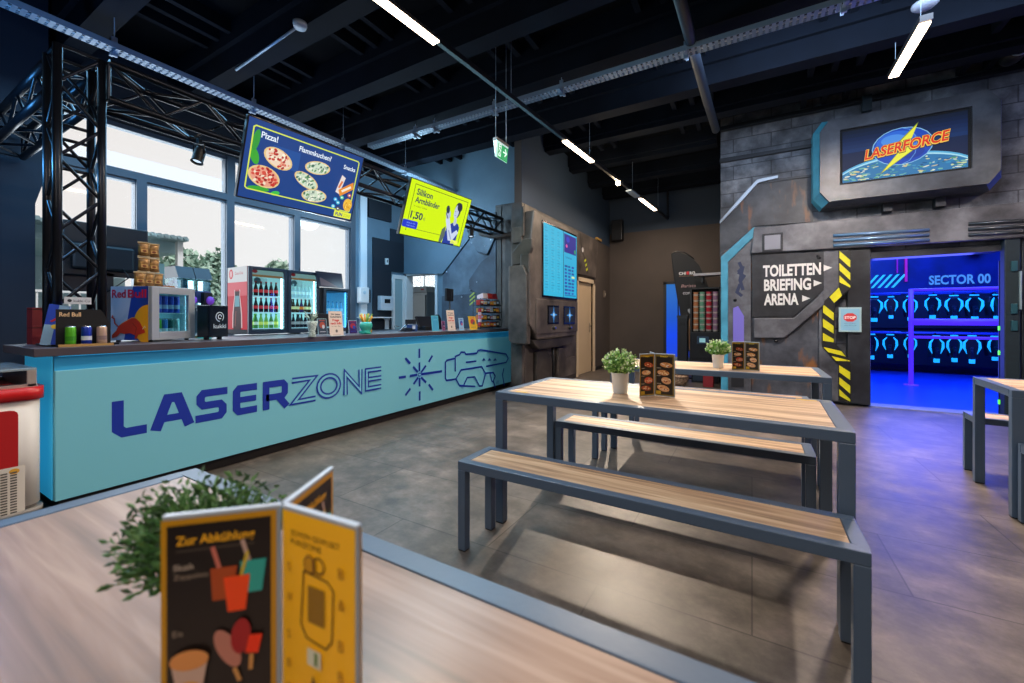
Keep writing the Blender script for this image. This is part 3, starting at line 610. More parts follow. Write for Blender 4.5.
# ================================================================== TVs
def screen_tv(name, label, loc, rz, rx, w, h, draw, cat='screen', frame='#0c0e12', em=1.0, bez=.012):
    t = thing(name, label, cat, loc, rz, None, rx)
    MB().box(-w/2-bez, w/2+bez, .002, .045, -h/2-bez, h/2+bez, M(frame, .35)).build('housing', t, bevel=.004)
    g = G(0, em=em, step=.0005); draw(g, w, h); g.build('display', t)
    return t
def draw_pizza(g, w, h):
    X = lambda u: -w/2+u*w
    Z = lambda v: h/2-v*h
    g.R(-w/2, -h/2, w/2, h/2, '#0f3f86')
    g.E(X(.075), Z(.45), .035, .07, '#3aa832', 20); g.E(X(.07), Z(.25), .028, .09, '#2f9a3a', -6); g.E(X(.14), Z(.85), .09, .022, '#3aa832', 5); g.E(X(.32), Z(.28), .03, .018, '#35b04a', 30); g.E(X(.27), Z(.86), .04, .02, '#3cc04a', 20)
    g.R(X(.2), Z(.5), X(.42), Z(.24), '#174f9a', layer=.3)
    g.S([(X(.055), Z(.08)), (X(.95), Z(.08)), (X(.965), Z(.1)), (X(.965), Z(.86)), (X(.95), Z(.88)), (X(.055), Z(.88)), (X(.04), Z(.86)), (X(.04), Z(.1))], .011, '#d8e850', True)
    g.T('Pizza!', X(.1), Z(.2), .05, '#e8f4ff', w=.125*w, off=.02); g.T('Flammkuchen?', X(.4), Z(.21), .045, '#e8f4ff', w=.29*w, off=.02); g.T('Snacks', X(.82), Z(.25), .04, '#e8f4ff', w=.12*w, off=.02)
    pizza(g, X(.25), Z(.4), .13, .082, -18, '#f0d8c0', ['#c83a28', '#b02828', '#f8f0d8', '#e89a80'], 40, 1)
    pizza(g, X(.165), Z(.68), .135, .092, -8, '#e8a088', ['#c83028', '#a02020', '#f0e0c8', '#d85040'], 50, 2)
    for x, z, a, sd in ((.58, .36, 10, 3), (.5, .58, -20, 4), (.59, .76, 8, 5)): pizza(g, X(x), Z(z), .125, .062, a, '#cfe0c8', ['#6a9a68', '#f0f0e0', '#a8b8a8', '#3f6f58'], 46, sd)
    g.P([(X(.775), Z(.62)), (X(.815), Z(.64)), (X(.85), Z(.38)), (X(.81), Z(.35))], '#e8ddd8'); g.S([(X(.80), Z(.55)), (X(.825), Z(.44))], .02, '#e07840', layer=.2)
    g.P([(X(.80), Z(.58)), (X(.825), Z(.67)), (X(.95), Z(.51)), (X(.935), Z(.41))], '#e89030'); g.S([(X(.835), Z(.59)), (X(.92), Z(.49))], .022, '#f4ead8', layer=.2)
    for x, z, c in ((.79, .73, '#38a8e8'), (.82, .77, '#40b8e0'), (.85, .68, '#50c8a0'), (.92, .62, '#c85848'), (.78, .84, '#58c0e8'), (.83, .86, '#584848')): g.E(X(x), Z(z), .022, .02, c, 0, 10, layer=.3); g.E(X(x), Z(z), .010, .008, '#e8f8f0', 0, 8, layer=.2)
    g.E(X(.92), Z(.77), .05, .065, '#f0b838'); g.L += 1
    rn = random.Random(4)
    for _ in range(14): g.S([(X(.92)+rn.uniform(-.04, .035), Z(.77)+rn.uniform(-.045, .045)), (X(.92)+rn.uniform(-.035, .035), Z(.77)+rn.uniform(-.045, .045))], .007, rn.choice(['#ffe070', '#f8c840', '#d89020']), layer=.1)
    g.R(X(.80), Z(.985), X(.975), Z(.89), '#e8f040'); g.T('FUN', X(.815), Z(.965), .034, '#14318f', w=.07*w, off=.03); g.T('ZONE', X(.895), Z(.965), .03, '#a8c038', w=.07*w)
def draw_band(g, w, h):
    X = lambda u: -w/2+u*w
    Z = lambda v: h/2-v*h
    DK = '#1a3a50'
    g.R(-w/2, -h/2, w/2, h/2, '#d0f000'); g.S([(X(.07), Z(.92)), (X(.07), Z(.07)), (X(.95), Z(.07)), (X(.95), Z(.93))], .008, '#3f5a20', False); g.S([(X(.07), Z(.86)), (X(.62), Z(.86))], .006, '#3f5a20', layer=.2)
    g.T('Silikon', X(.11), Z(.24), .075, DK, w=.24*w, off=.025); g.T('Armbänder', X(.11), Z(.38), .072, DK, w=.38*w, off=.025, layer=.2)
    g.T('in vielen Farben', X(.11), Z(.46), .022, '#6a8a20', w=.2*w, layer=.1); g.T('je Stück nur', X(.1), Z(.57), .02, '#6a8a20', w=.12*w, layer=.1)
    g.T('1,50', X(.09), Z(.67), .085, DK, w=.18*w, off=.03); g.T('€', X(.285), Z(.67), .04, DK)
    g.R(X(-.0), Z(.86), X(.22), Z(.72), '#1634c8', r=.02); g.T('jetzt an der', X(.06), Z(.78), .018, '#90b0ff', w=.13*w, layer=.1); g.T('Theke kaufen', X(.06), Z(.83), .018, '#90b0ff', w=.13*w, layer=.1)
    # figure holding up a forearm
    g.P([(X(.66), Z(1)), (X(.68), Z(.66)), (X(.76), Z(.56)), (X(.86), Z(.55)), (X(.9), Z(.62)), (X(.89), Z(.95)), (X(.87), Z(1))], '#1c3a98')
    g.P([(X(.60), Z(1)), (X(.61), Z(.74)), (X(.66), Z(.66)), (X(.68), Z(.85)), (X(.64), Z(1))], '#5a6a60')
    g.P([(X(.775), Z(.58)), (X(.775), Z(.46)), (X(.82), Z(.46)), (X(.83), Z(.57)), (X(.8), Z(.62))], '#b8c4d8'); g.E(X(.80), Z(.29), .062, .11, '#16203c'); g.E(X(.785), Z(.33), .046, .098, '#c0cce0'); g.E(X(.825), Z(.22), .05, .062, '#16203c', 20, layer=.3)
    for z_ in (.32,): g.S([(X(.755), Z(z_)), (X(.77), Z(z_))], .005, '#28324a', layer=.1); g.S([(X(.785), Z(z_)), (X(.8), Z(z_))], .005, '#28324a', layer=.1)
    g.S([(X(.76), Z(.4)), (X(.785), Z(.4))], .005, '#5a5a80', layer=.1); g.S([(X(.768), Z(.33)), (X(.765), Z(.37))], .003, '#7a86a8', layer=.1)
    g.P([(X(.63), Z(.52)), (X(.68), Z(.45)), (X(.79), Z(.78)), (X(.86), Z(.68)), (X(.9), Z(.73)), (X(.82), Z(.93)), (X(.75), Z(.93))], '#c8d4ea'); g.S([(X(.72), Z(.72)), (X(.8), Z(.9))], .02, '#98a8d0', layer=.2)
    g.E(X(.655), Z(.42), .045, .065, '#b0bcd8', 15); g.E(X(.632), Z(.33), .034, .055, '#1c3048', 15); g.S([(X(.61), Z(.4)), (X(.66), Z(.5))], .012, '#182848', layer=.2)
    g.R(X(.8), Z(.975), X(.93), Z(.9), '#e8f060', layer=.3); g.T('FUN', X(.81), Z(.96), .02, '#14318f', layer=.1)
screen_tv('menu_screen', 'tilted blue menu screen with pizzas hanging from the truss over the bar', (-3.667, 2.407, 2.563), 1.498, .349, 1.093, .66, draw_pizza, em=1.0)
screen_tv('advertising_screen', 'tilted yellow advertising screen hanging from the truss over the bar', (-3.664, 4.307, 2.584), 1.508, .334, 1.138, .687, draw_band, em=1.05)
def br(y, label):
    m = MB().box(-3.82, -3.70, y-.02, y+.02, 2.66, 2.70, BLACK).box(-3.8, -3.77, y-.02, y+.02, 2.62, 2.94, BLACK).box(-3.8, -3.73, y-.15, y+.15, 2.62, 2.65, BLACK)
    tag(m.build('screen_bracket'), label, 'bracket')
br(2.42, 'black bracket holding the blue menu screen to the truss'); br(4.33, 'black bracket holding the yellow screen to the truss')

# ================================================================== LINEAR LIGHTS
A = Vector((-2.36, 1.55, 3.5)); B = Vector((-1.70, 10.15, 3.5)); D = (B-A); DL = D.length; ang = math.atan2(D.y, D.x)
ll = thing('linear_ceiling_light', 'long suspended black light line over the bar side with warm lit sections', 'ceiling light', A, ang)
MB().box(0, DL, -.02, .02, 0, .05, BLACK).build('rail', ll)
LW = M('#fff0dd', em=14, emc='#ffe2c0')
def seg_at(px, py): return (onZ(px, py, 3.5)-A).dot(D.normalized())
segs = [(seg_at(371, -8), seg_at(438.5, 41)), (seg_at(563, 141), seg_at(590.5, 162)), (seg_at(637, 199), seg_at(652, 210.5))]
for a, b in segs: MB().box(a, b, -.035, .035, -.012, 0, LW).build('diffuser', ll)
for a in (.2, 2.2, 4.2, 6.1, 7.8): MB().tube([(a, 0, .05), (a, 0, ZC-3.5)], .003, GALV, n=5).build('suspension_wire', ll)
MB().box(DL-.03, DL+.01, -.02, .02, 0, .72, BLACK).build('end_post', ll)
MB().box(seg_at(626, 190), seg_at(633, 197), -.05, .05, -.03, 0, M('#8fa0b0', .4)).build('sensor_box', ll)
MB().lathe([(0, -.06), (.028, -.055), (.036, -.03), (.036, 0)], M('#fff0dd', em=60, emc='#ffd9a8'), c=(seg_at(616, 182), 0, 0), n=14).build('spot_bulb', ll)
A2 = Vector((1.18, 4.52, 3.6))
l2 = thing('linear_ceiling_light', 'short warm light bar hanging near the arena screen', 'ceiling light', (1.215, 4.58, 3.6), R90)
MB().box(-.03, .9, -.04, .04, 0, .05, BLACK).build('rail', l2); MB().box(0, .86, -.036, .036, -.012, 0, LW).build('diffuser', l2)
MB().tube([(.1, 0, .05), (.1, 0, ZC-3.6)], .003, GALV, n=5).build('suspension_wire', l2); MB().tube([(.8, 0, .05), (.8, 0, ZC-3.6)], .003, GALV, n=5).build('suspension_wire', l2)
sd = MB().lathe([(0, -.05), (.06, -.045), (.09, -.02), (.09, .0), (0, .0)], M('#8a93a0', .4), n=20).tube([(0, 0, 0), (0, 0, .34)], .01, BLACK, n=6)
tag(sd.build('motion_sensor', loc=onZ(925, 3, 3.95)), 'round grey sensor hanging beside the short light bar', 'sensor')
# conduit with a junction box on a beam
cp = onZ(300, 25, 3.885); cq = onZ(236, 70, 3.885)
c1 = thing('conduit_with_lamp', 'thin conduit ending in a round white lamp on a ceiling beam', 'conduit', cp)
MB().tube([(0, 0, 0), (cq-cp)], .012, M('#9db4c8', .4, .4), n=8).build('conduit', c1); MB().lathe([(0, -.03), (.05, -.03), (.06, 0), (.06, .02), (0, .02)], M('#a8b8c4', .4), n=16).build('lamp', c1)
# dark pipe
tag(MB().tube([onZ(677, -12, 3.82), onZ(692, 45, 3.82), onZ(707, 100, 3.82), onZ(716, 130, 3.82)], .05, M('#222c37', .45), n=14).build('ventilation_pipe'), 'dark round pipe running under the ceiling toward the arena wall', 'pipe')
# black round fitting at the upper right
pf = onY(1013, 55, 6.9)
rf = thing('ceiling_projector', 'dark round stage lamp hanging at the upper right corner', 'stage lamp', pf)
MB().lathe([(0, -.12), (.07, -.12), (.09, -.05), (.09, .1), (.06, .13), (0, .13)], BLACK, n=18, axis='y').build('housing', rf)
MB().lathe([(.06, .0), (.075, .0), (.075, .01), (.06, .01)], M('#6f8aa0', .3, .6), c=(0, -.12, 0), n=18, axis='y').build('ring', rf); MB().tube([(.07, 0, .05), (.3, -.1, .3)], .015, BLACK).build('arm', rf)
MB().lathe([(0, 0), (.03, 0)], M('#7a1010', em=.5), c=(.1, -.13, -.02), n=12, axis='y').build('indicator', rf)

# ------------------------------------------------------------------ exit sign
pe = onZ(502, 150, 3.3); pe = Vector((-2.3, 3.87, 3.02))
d = ray(501, 151); tt = 4.2; pe = Vector((d[0]*tt, d[1]*tt, HC+d[2]*tt))
ex = thing('exit_sign', 'green and white emergency exit sign hanging on two wires', 'exit sign', pe, R90-.0)
MB().box(-.115, .115, -.025, .025, .07, .1, M('#6f6a6a', .4)).build('housing', ex, bevel=.003)
MB().prismx([(-.022, .07), (.022, .07), (.002, -.09), (-.002, -.09)], -.11, .11, M('#e8ffff', .3, em=.5, emc='#bff4ee')).build('light_wedge', ex)
g = G(-.0, em=1.1, step=.0008); g.R(-.11, -.088, .11, .068, '#12a05c')
g.R(-.11, -.088, -.078, .068, '#c8f4e4'); g.R(-.065, -.07, -.02, .055, '#e8fff4'); g.E(-.038, .038, .009, .010, '#12a05c', 0, 8, layer=.3)
g.S([(-.04, .022), (-.048, -.01), (-.034, -.03), (-.044, -.06)], .012, '#12a05c', layer=.2); g.S([(-.048, -.01), (-.062, -.04)], .010, '#12a05c', layer=.2); g.S([(-.058, .012), (-.04, .018), (-.025, .0)], .008, '#12a05c', layer=.2)
g.S([(.015, -.008), (.078, -.008)], .015, '#e8fff4'); g.S([(.048, .03), (.082, -.008), (.048, -.045)], .015, '#e8fff4', layer=.3)
for i_, v_ in enumerate(g.v): g.v[i_] = (v_[0], -.003-.018*max(0, (v_[2]+.09)/.16)+v_[1], v_[2])
g.build('face', ex)
for x in (-.1, .1): MB().tube([(x, 0, .1), (x, 0, ZC-pe.z)], .003, GALV, n=5).build('suspension_wire', ex)

# ================================================================== KIOSK
K = thing('info_kiosk', 'tall brown sci fi kiosk with a vertical screen and two small displays on the wall', 'kiosk', (KW+.002, 0, 0), R90)
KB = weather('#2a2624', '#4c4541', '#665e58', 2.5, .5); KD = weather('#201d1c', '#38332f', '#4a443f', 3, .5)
# local: x = world Y, -y = outwards (+X)
m = MB()     # cladding on the wall behind, with cut corner at upper right
m.prism([(5.62, 0), (7.8, 0), (7.8, 2.1), (9.0, 2.1), (9.2, 2.98), (5.62, 2.98)], -.05, 0, KB); m.build('cladding', K, bevel=.01)
m = MB()     # main cabinet
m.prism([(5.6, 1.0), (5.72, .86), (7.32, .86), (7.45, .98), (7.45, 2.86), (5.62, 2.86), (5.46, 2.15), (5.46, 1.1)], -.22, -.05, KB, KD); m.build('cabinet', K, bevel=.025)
MB().prism([(5.66, .95), (7.4, .95), (7.4, 1.5), (5.66, 1.5)], -.235, -.22, KB).build('lower_plate', K, bevel=.008)
m = MB().prism([(5.7, .78), (5.85, .7), (7.2, .7), (7.3, .86), (5.6, .86)], -.19, -.05, KD); m.build('lower_lip', K, bevel=.015)
MB().prism([(5.9, .08), (6.5, .08), (6.5, .5), (6.3, .66), (5.9, .66)], -.12, -.05, KD).build('base_panel', K, bevel=.02)
MB().prism([(6.75, .1), (7.6, .1), (7.6, .45), (7.2, .45), (6.95, .66), (6.75, .66)], -.12, -.05, KB).build('base_panel', K, bevel=.02)
MB().tube([(6.6, -.09, 0), (6.6, -.09, .4), (6.55, -.1, .7)], .025, BLACK, n=8).build('cable_pipe', K)
def kp(px, py):
    p = onX(px, py, KW+.237); return (p.y, p.z)
a = kp(543.5, 222); b = kp(576.5, 298); sx0, sx1, sz0, sz1 = a[0], b[0], kp(543.5, 295)[1], a[1]
MB().box(sx0-.03, sx1+.03, -.235, -.215, sz0-.03, sz1+.03, BLACKG).build('screen_bezel', K, bevel=.004)
g = G(-.236, em=.95, step=.0006); w = sx1-sx0; hh = sz1-sz0
g.R(sx0, sz0, sx1, sz1, '#0a2c50'); xm = sx0+w*.56
g.R(sx0, sz0, xm-.01, sz1, '#28b8e0'); g.R(xm+.01, sz0, sx1, sz1, '#22b0dc', layer=.1)
rn = random.Random(3)
for r_ in range(22):
    z_ = sz1-.06-r_*(hh-.1)/22
    for c_ in range(3): g.R(sx0+.05+c_*w*.17, z_-.012, sx0+.05+c_*w*.17+rn.uniform(.06, .13), z_, '#1a90c0', layer=.01)
for c_ in range(3):
    for r_ in range(5): g.S([(sx0+.04+c_*w*.17, sz1-.16-r_*.19), (sx0+.04+c_*w*.17+.14, sz1-.16-r_*.19), (sx0+.04+c_*w*.17+.14, sz1-.32-r_*.19), (sx0+.04+c_*w*.17, sz1-.32-r_*.19)], .004, '#70d8f0', True, layer=.01)
g.R(xm+.03, sz1-.36, sx1-.03, sz1-.03, '#1a1f8c'); g.E(xm+.14, sz1-.24, .04, .03, '#e060a0'); g.E(sx1-.09, sz1-.3, .04, .04, '#28a058'); g.E(xm+.2, sz1-.12, .08, .05, '#2838c0', layer=.2)
g.T('LASERZONE', xm+.08, sz1-.46, .03, '#0c3c88', w=.3)
for r_ in range(9):
    for c_ in range(3): g.R(xm+.05+c_*.16, sz1-.62-r_*.06, xm+.05+c_*.16+rn.uniform(.09, .14), sz1-.585-r_*.06, rn.choice(['#1848a0', '#203fb0', '#2a58b8', '#d8e8a8' if r_ == 3 else '#184898']), layer=.01)
g.R(xm+.05, sz0+.03, sx1-.05, sz0+.05, '#1878b0')
g.build('display', K)
for (pa, pb) in (((547.5, 305), (558.5, 324)), ((563.5, 306), (574.5, 324))):
    x0, zt = kp(*pa); x1, zb = kp(*pb); pass
    bz = MB().box(x0, x1, -.245, -.22, zb, zt, BLACKG).build('small_screen', K, bevel=.005)
    g = G(-.246, em=.8, step=.0006); cx, cz = (x0+x1)/2, (zb+zt)/2; g.R(x0+.03, zb+.03, x1-.03, zt-.03, '#06142a')
    for an in range(0, 360, 45):
        L_ = .15 if an % 90 == 0 else .08; aa = math.radians(an); pn = aa+R90
        g.P([(cx+.028*math.cos(pn), cz+.028*math.sin(pn)), (cx+L_*math.cos(aa), cz+L_*math.sin(aa)), (cx-.028*math.cos(pn), cz-.028*math.sin(pn))], '#3f9ae8' if an % 90 == 0 else '#2468b8', layer=.2)
    g.E(cx, cz, .03, .03, '#b8e4ff'); g.build('picture', bz)
    MB().lathe([(0, .05), (.03, .045), (.035, 0)], BLACK, c=(cx, -.235, zb-.06), n=14, axis='y').lathe([(0, .052), (.015, .05)], M('#2a4ad0', em=.6), c=(cx, -.235, zb-.06), n=12, axis='y').build('knob', K)
g = G(-.0516, step=.001)
g.S([(8.0, 2.95), (8.1, 2.6), (8.35, 2.4), (8.45, 2.15)], .05, '#2a2624'); g.E(8.15, 2.62, .05, .05, '#c8c8c8')
for k in range(3): g.P([(8.25+k*.05, 2.42-k*.09), (8.35+k*.05, 2.46-k*.09), (8.35+k*.05, 2.41-k*.09), (8.25+k*.05, 2.37-k*.09)], '#b8c820', layer=.2)
g.build('decals', K)
# end face column with pipes, between bar and kiosk (faces the camera)
E1 = thing('scifi_column', 'brown sculpted sci fi column at the near end of the kiosk wall', 'column', (0, 5.615, 0), 0)
MB().box(-3.25, KW+.05, -.07, 0, 0, 2.98, KB).build('back_panel', E1, bevel=.01)
MB().prism([(-3.23, .86), (-3.17, .8), (-2.9, .8), (-2.9, 1.85), (-2.98, 2.0), (-3.23, 2.0)], -.19, -.07, KB, KD).build('side_casing', E1, bevel=.02)
MB().prism([(-3.2, 2.0), (-2.95, 2.02), (-2.84, 2.25), (-2.84, 2.4), (-3.0, 2.4), (-3.2, 2.2)], -.15, -.07, KD, KB).build('slanted_duct', E1, bevel=.02)
MB().box(-3.2, -3.03, -.12, -.07, 2.35, 2.6, KB).build('junction_block', E1, bevel=.015)
MB().box(-3.04, -3.0, -.12, -.07, 2.45, 2.9, KD).build('slot_cover', E1, bevel=.008)
E2 = thing('scifi_pilaster', 'brown grooved pilaster rising behind the right end of the bar', 'pilaster', (0, YE-.002, 0), 0)
MB().box(-4.02, -3.3, -.05, 0, 0, 3.24, KB).build('back_panel', E2, bevel=.01)
MB().box(-3.99, -3.88, -.065, -.05, 0, 3.2, KD).build('groove_strip', E2, bevel=.01)
MB().box(-3.8, -3.66, -.065, -.05, 1.05, 3.2, KD).build('groove_strip', E2, bevel=.01)
MB().tube([(-4.3, -.12, 2.75), (-3.95, -.12, 2.66), (-3.45, -.12, 2.66)], .045, KB, n=10).build('pipe', E2)
# sci fi cladding on the bar end wall
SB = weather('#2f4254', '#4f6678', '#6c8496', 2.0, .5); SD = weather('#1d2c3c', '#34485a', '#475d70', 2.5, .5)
cl = thing('wall_cladding', 'blue grey sculpted panels with rivets on the wall right of the bar door', 'wall panel', (0, YE-.002, 0), 0)
def ew(px, py):
    p = onY(px, py, YE-.05); return (p.x, p.z)
def poly(*pts): return [ew(*p) for p in pts]
MB().prism(poly((442, 258), (470, 225), (497, 210), (497, 330), (442, 330)), -.03, 0, SB).build('back_panel', cl, bevel=.006)
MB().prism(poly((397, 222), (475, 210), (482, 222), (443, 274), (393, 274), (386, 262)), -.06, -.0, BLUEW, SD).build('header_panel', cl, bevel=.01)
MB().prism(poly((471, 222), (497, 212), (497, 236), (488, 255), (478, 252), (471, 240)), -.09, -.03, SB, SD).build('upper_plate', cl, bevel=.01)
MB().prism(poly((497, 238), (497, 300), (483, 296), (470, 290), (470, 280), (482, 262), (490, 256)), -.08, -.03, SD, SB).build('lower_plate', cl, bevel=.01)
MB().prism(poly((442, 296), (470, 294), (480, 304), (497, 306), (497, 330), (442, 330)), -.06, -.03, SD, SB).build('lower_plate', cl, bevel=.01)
m = MB()
for q in ((462, 248), (473, 243), (448, 272), (471, 290), (463, 297), (478, 282), (486, 246), (492, 240), (476, 236)):
    x, z = ew(*q); m.lathe([(0, .012), (.012, .008), (.016, 0)], M('#c8d4e0', .3, .6), c=(x, -.09, z), n=10, axis='y')
m.build('rivets', cl)
g = G(-.062, step=.001)
for k in range(3):
    x, z = ew(470, 296+k*4); g.P([(x, z), (x+.13, z+.09), (x+.13, z+.055), (x, z-.035)], '#a8b850', layer=.3)
g.build('hazard_marks', cl)

# ================================================================== FIXTURES ON BLUE WALL (X = XW plane, Y 5.3..6.3)
MB_ = MB().box(XW+.0, XW+.03, 5.48, 5.94, .98, 2.75, M('#16202c', .7)).box(XW, XW+.03, 5.94, 6.33, 2.15, 2.75, M('#16202c', .7)).box(XW, XW+.05, 5.37, 5.93, 3.12, 3.52, M('#131d28', .7)).box(XW, XW+.03, 5.93, 6.33, 2.75, 3.0, M('#1d2a38', .7))
tag(MB_.build('dark_wall_panel'), 'dark recessed panel on the blue wall beside the bar door', 'wall panel')
def sitem(name, label, cat, px, py, parts):
    pass
ws = onX(363, 297, XW+.08)
t = thing('soap_dispenser', 'white soap dispenser on the blue wall right of the pale pillar', 'dispenser', (XW+.02, ws.y, 1.47), R90)
MB().box(-.10, .10, -.12, 0, 0, .3, WHITE).build('body', t, bevel=.02); MB().lathe([(0, .006), (.03, .004), (.035, 0)], M('#bcd0dc'), c=(-.01, -.12, .2), n=16, axis='y').build('button', t); MB().box(.10, .16, -.08, 0, .02, .26, BLACK).build('mount', t)
ws = onX(383, 303, XW+.08)
t = thing('wall_control_box', 'white control box with dark display on the dark wall panel', 'control box', (XW+.035, 5.74, 1.35), R90)
MB().box(-.16, .16, -.1, 0, 0, .28, M('#c6ced6', .4)).build('body', t, bevel=.01); MB().box(-.07, .07, -.105, -.1, .14, .22, BLACKG).build('display', t)
tag(MB().box(0, .04, -.03, .03, -.06, .06, WHITE).box(.04, .05, -.01, .01, -.02, .03, M('#404850')).build('wall_switch', loc=(XW+.032, 5.80, 2.32)), 'small white switch on the dark wall panel', 'switch')
t = thing('wall_shelf', 'narrow pale shelf under the white control box', 'shelf', (XW+.035, 5.6, 1.2), R90); MB().box(-.5, .25, -.14, 0, 0, .02, WHITE).build('board', t); MB().box(-.3, -.28, -.1, 0, -.08, 0, CHROME).build('bracket', t)
t = thing('paper_roll', 'white paper strip hanging below the wall shelf', 'paper', (XW+.05, 5.78, .98), R90); MB().box(-.05, .05, -.03, -.02, 0, .2, M('#b8c4cc')).build('strip', t); MB().tube([(-.06, -.03, .2), (.06, -.03, .2)], .02, WHITE).build('core', t)
# stainless fridge in the back room
t = thing('stainless_fridge', 'tall stainless steel refrigerator in the room behind the bar door', 'refrigerator', (-7.2, 7.3, 0), 0)
t.scale = (.88, 1, 1.09)
SS = M('#8f9aa2', .3, .8); MB().box(-.02, .74, .0, .7, .1, 1.66, SS).build('body', t, bevel=.01); MB().box(0, .72, -.04, 0, .12, 1.6, SS).build('door', t, bevel=.008); MB().box(.64, .67, -.08, -.04, .7, 1.1, CHROME).build('handle', t)
MB().box(-.02, .74, -.02, .7, 1.66, 1.78, M('#b4bcc2', .4)).box(.55, .66, -.025, -.02, 1.7, 1.73, M('#b02020')).build('control_panel', t)
for x in (.02, .62):
    for y in (.05, .6): MB().tube([(x+.03, y, 0), (x+.03, y, .1)], .02, BLACK).build('leg', t)

# ================================================================== BAR TOP OBJECTS
ZT = 1.02
def oz(px, py): return onZ(px, py, ZT)
CANP = [(0, 0), (.024, 0), (.0265, .006), (.0265, .118), (.022, .130), (.0215, .134), (.020, .134), (.020, .131), (0, .131)]
def can(loc, body, lid='#c8ccd0', label='', group=None, deco=None, s=1, em=0):
    t = thing('drink_can', label, 'can', loc, 0, group); bm = M(body, .3, .4, em=em) if em else M(body, .3, .4)
    MB().lathe([(0, 0), (.024, 0), (.0265, .006), (.0265, .118), (.024, .126)], bm, n=16).build('body', t)
    MB().lathe([(.024, .126), (.022, .130), (.0215, .134), (.020, .131), (0, .131)], M(lid, .25, .9), n=16).build('lid', t)
    if deco:
        m = MB(); m.lathe([(.0268, .03), (.0268, .06)], M(deco, .35), n=16); m.build('print', t)
    t.scale = (s, s, s); return t
# black display board with three cans in front of the truss
ps = Vector((-3.69, .83, ZT)); ang_b = R90-.1
t = thing('can_display_board', 'black energy drink display board standing in front of the truss column', 'display board', (-3.715, .785, ZT), math.radians(86))
MB().prism([(0, 0), (.25, 0), (.25, .13), (.215, .215), (.20, .235), (0, .235)], .035, .042, M('#0b0b0d', .5)).build('back_board', t)
MB().box(-.0, .255, -.038, .042, 0, .012, M('#0b0b0d', .5)).build('base', t)
MB().box(-.0, .25, -.041, -.038, .0, .016, M('#b08a50', .5)).build('front_lip', t)
g = G(.0345, step=.0004); g.T('Red Bull', .015, .19, .026, '#e8c090', w=.095, off=.02); g.build('lettering', t)
for k, (c_, d_, lb) in enumerate((('#5cb82c', '#3a9020', 'green energy drink can, left of the three on the black display'), ('#1c3aa8', '#c8d0dc', 'blue energy drink can, middle of the three on the black display'), ('#c8a890', '#8a7470', 'beige energy drink can, right of the three on the black display'))):
    p = Matrix.Rotation(math.radians(86), 4, 'Z') @ Vector((.058+k*.071, -.004, 0))
    c = can(Vector((-3.715, .785, ZT+.012))+p, c_, label=lb, deco=d_, s=.78)
    c.scale = (.95, .95, .88)
# blue can carton leaning left
t = thing('can_carton', 'upright blue and silver energy drink carton at the left end of the bar', 'box', (-3.86, .79, ZT), math.radians(70))
MB().box(-.045, .045, -.03, .03, 0, .26, M('#2a5cc8', .35)).build('box', t, rot=(0, .16, 0), loc=(0, 0, .006))
g = G(-.031, step=.0004); g.P([(0, 0), (.045, 0), (.045, .13), (0, .13)], '#1c46c0'); g.P([(-.045, .13), (0, .13), (0, .26), (-.045, .26)], '#1c46c0', layer=.1); g.P([(0, .13), (.045, .13), (.045, .26), (0, .26)], '#8fb8d8', layer=.1); g.P([(-.045, 0), (0, 0), (0, .13), (-.045, .13)], '#8fb8d8', layer=.1)
g.S([(-.02, .15), (0, .17), (.025, .15)], .012, '#c82038'); g.E(.0, .12, .014, .014, '#f0d040'); g.build('print', t, rot=(0, .16, 0), loc=(0, 0, .006))
for k in range(2):
    q = onX(37.5, 315, -4.6)
    t = tag(MB().box(-.045, .045, -.04, .04, 0, .125, M('#7a2228', .5)).box(-.046, .046, -.041, .041, .11, .115, M('#3a1014', .5)).build('red_box', loc=(-4.28, .815, ZT+k*.126), rot=(0, 0, .1)), ('lower' if not k else 'upper') + ' dark red box stacked behind the blue carton', 'box')
tag(MB().box(-.025, .025, -.02, .02, 0, .1, M('#a89a94', .5)).box(-.018, .018, -.021, -.02, .02, .08, M('#6a5a70', .5)).build('small_carton', loc=(-4.12, .86, ZT), rot=(0, 0, 1.3)), 'small beige carton beside the truss column foot', 'box')
# monitor back
t = thing('tv_monitor', 'wide black monitor seen from behind between truss column and window', 'monitor', (-5.85, 1.60, .97), R90)
MB().box(-.33, .33, -.03, .02, .66, 1.2, BLACK).build('panel', t, bevel=.01); MB().box(-.28, .2, -.08, -.03, .72, .98, M('#16181c', .5)).build('rear_housing', t, bevel=.03)
MB().box(-.33, -.03, .02, .06, .5, .72, M('#14161b', .4)).build('second_panel', t, bevel=.01)
MB().box(-.04, .04, -.03, .05, .0, .7, BLACK).build('stand', t); MB().box(-.2, .2, -.15, .1, 0, .02, BLACK).build('base', t)
MB().tube([(.1, -.08, .75), (.14, -.12, .66), (.04, -.1, .56), (-.02, -.06, .5)], .006, BLACK, n=6).build('cable', t)
# white price strip on truss: kukki
t = tag(MB().box(-.062, .062, -.002, .002, 0, .045, M('#c8ccd2', .5)).build('label_strip', loc=(-3.79, .895, 1.29), rot=(0, 0, math.radians(86))), 'white label strip fixed to the truss column above the display board', 'label')
g = G(-.0022, step=.0003); g.E(-.038, .022, .010, .010, '#30343c'); g.T('kukki Co', -.02, .014, .016, '#30343c', w=.075); g.build('lettering', t)

# --- energy drink mini fridge
ar_ = math.radians(111.5)
RB = thing('mini_fridge', 'small counter fridge with a red bull picture and lit glass door', 'fridge', oz(148.5, 342), ar_)
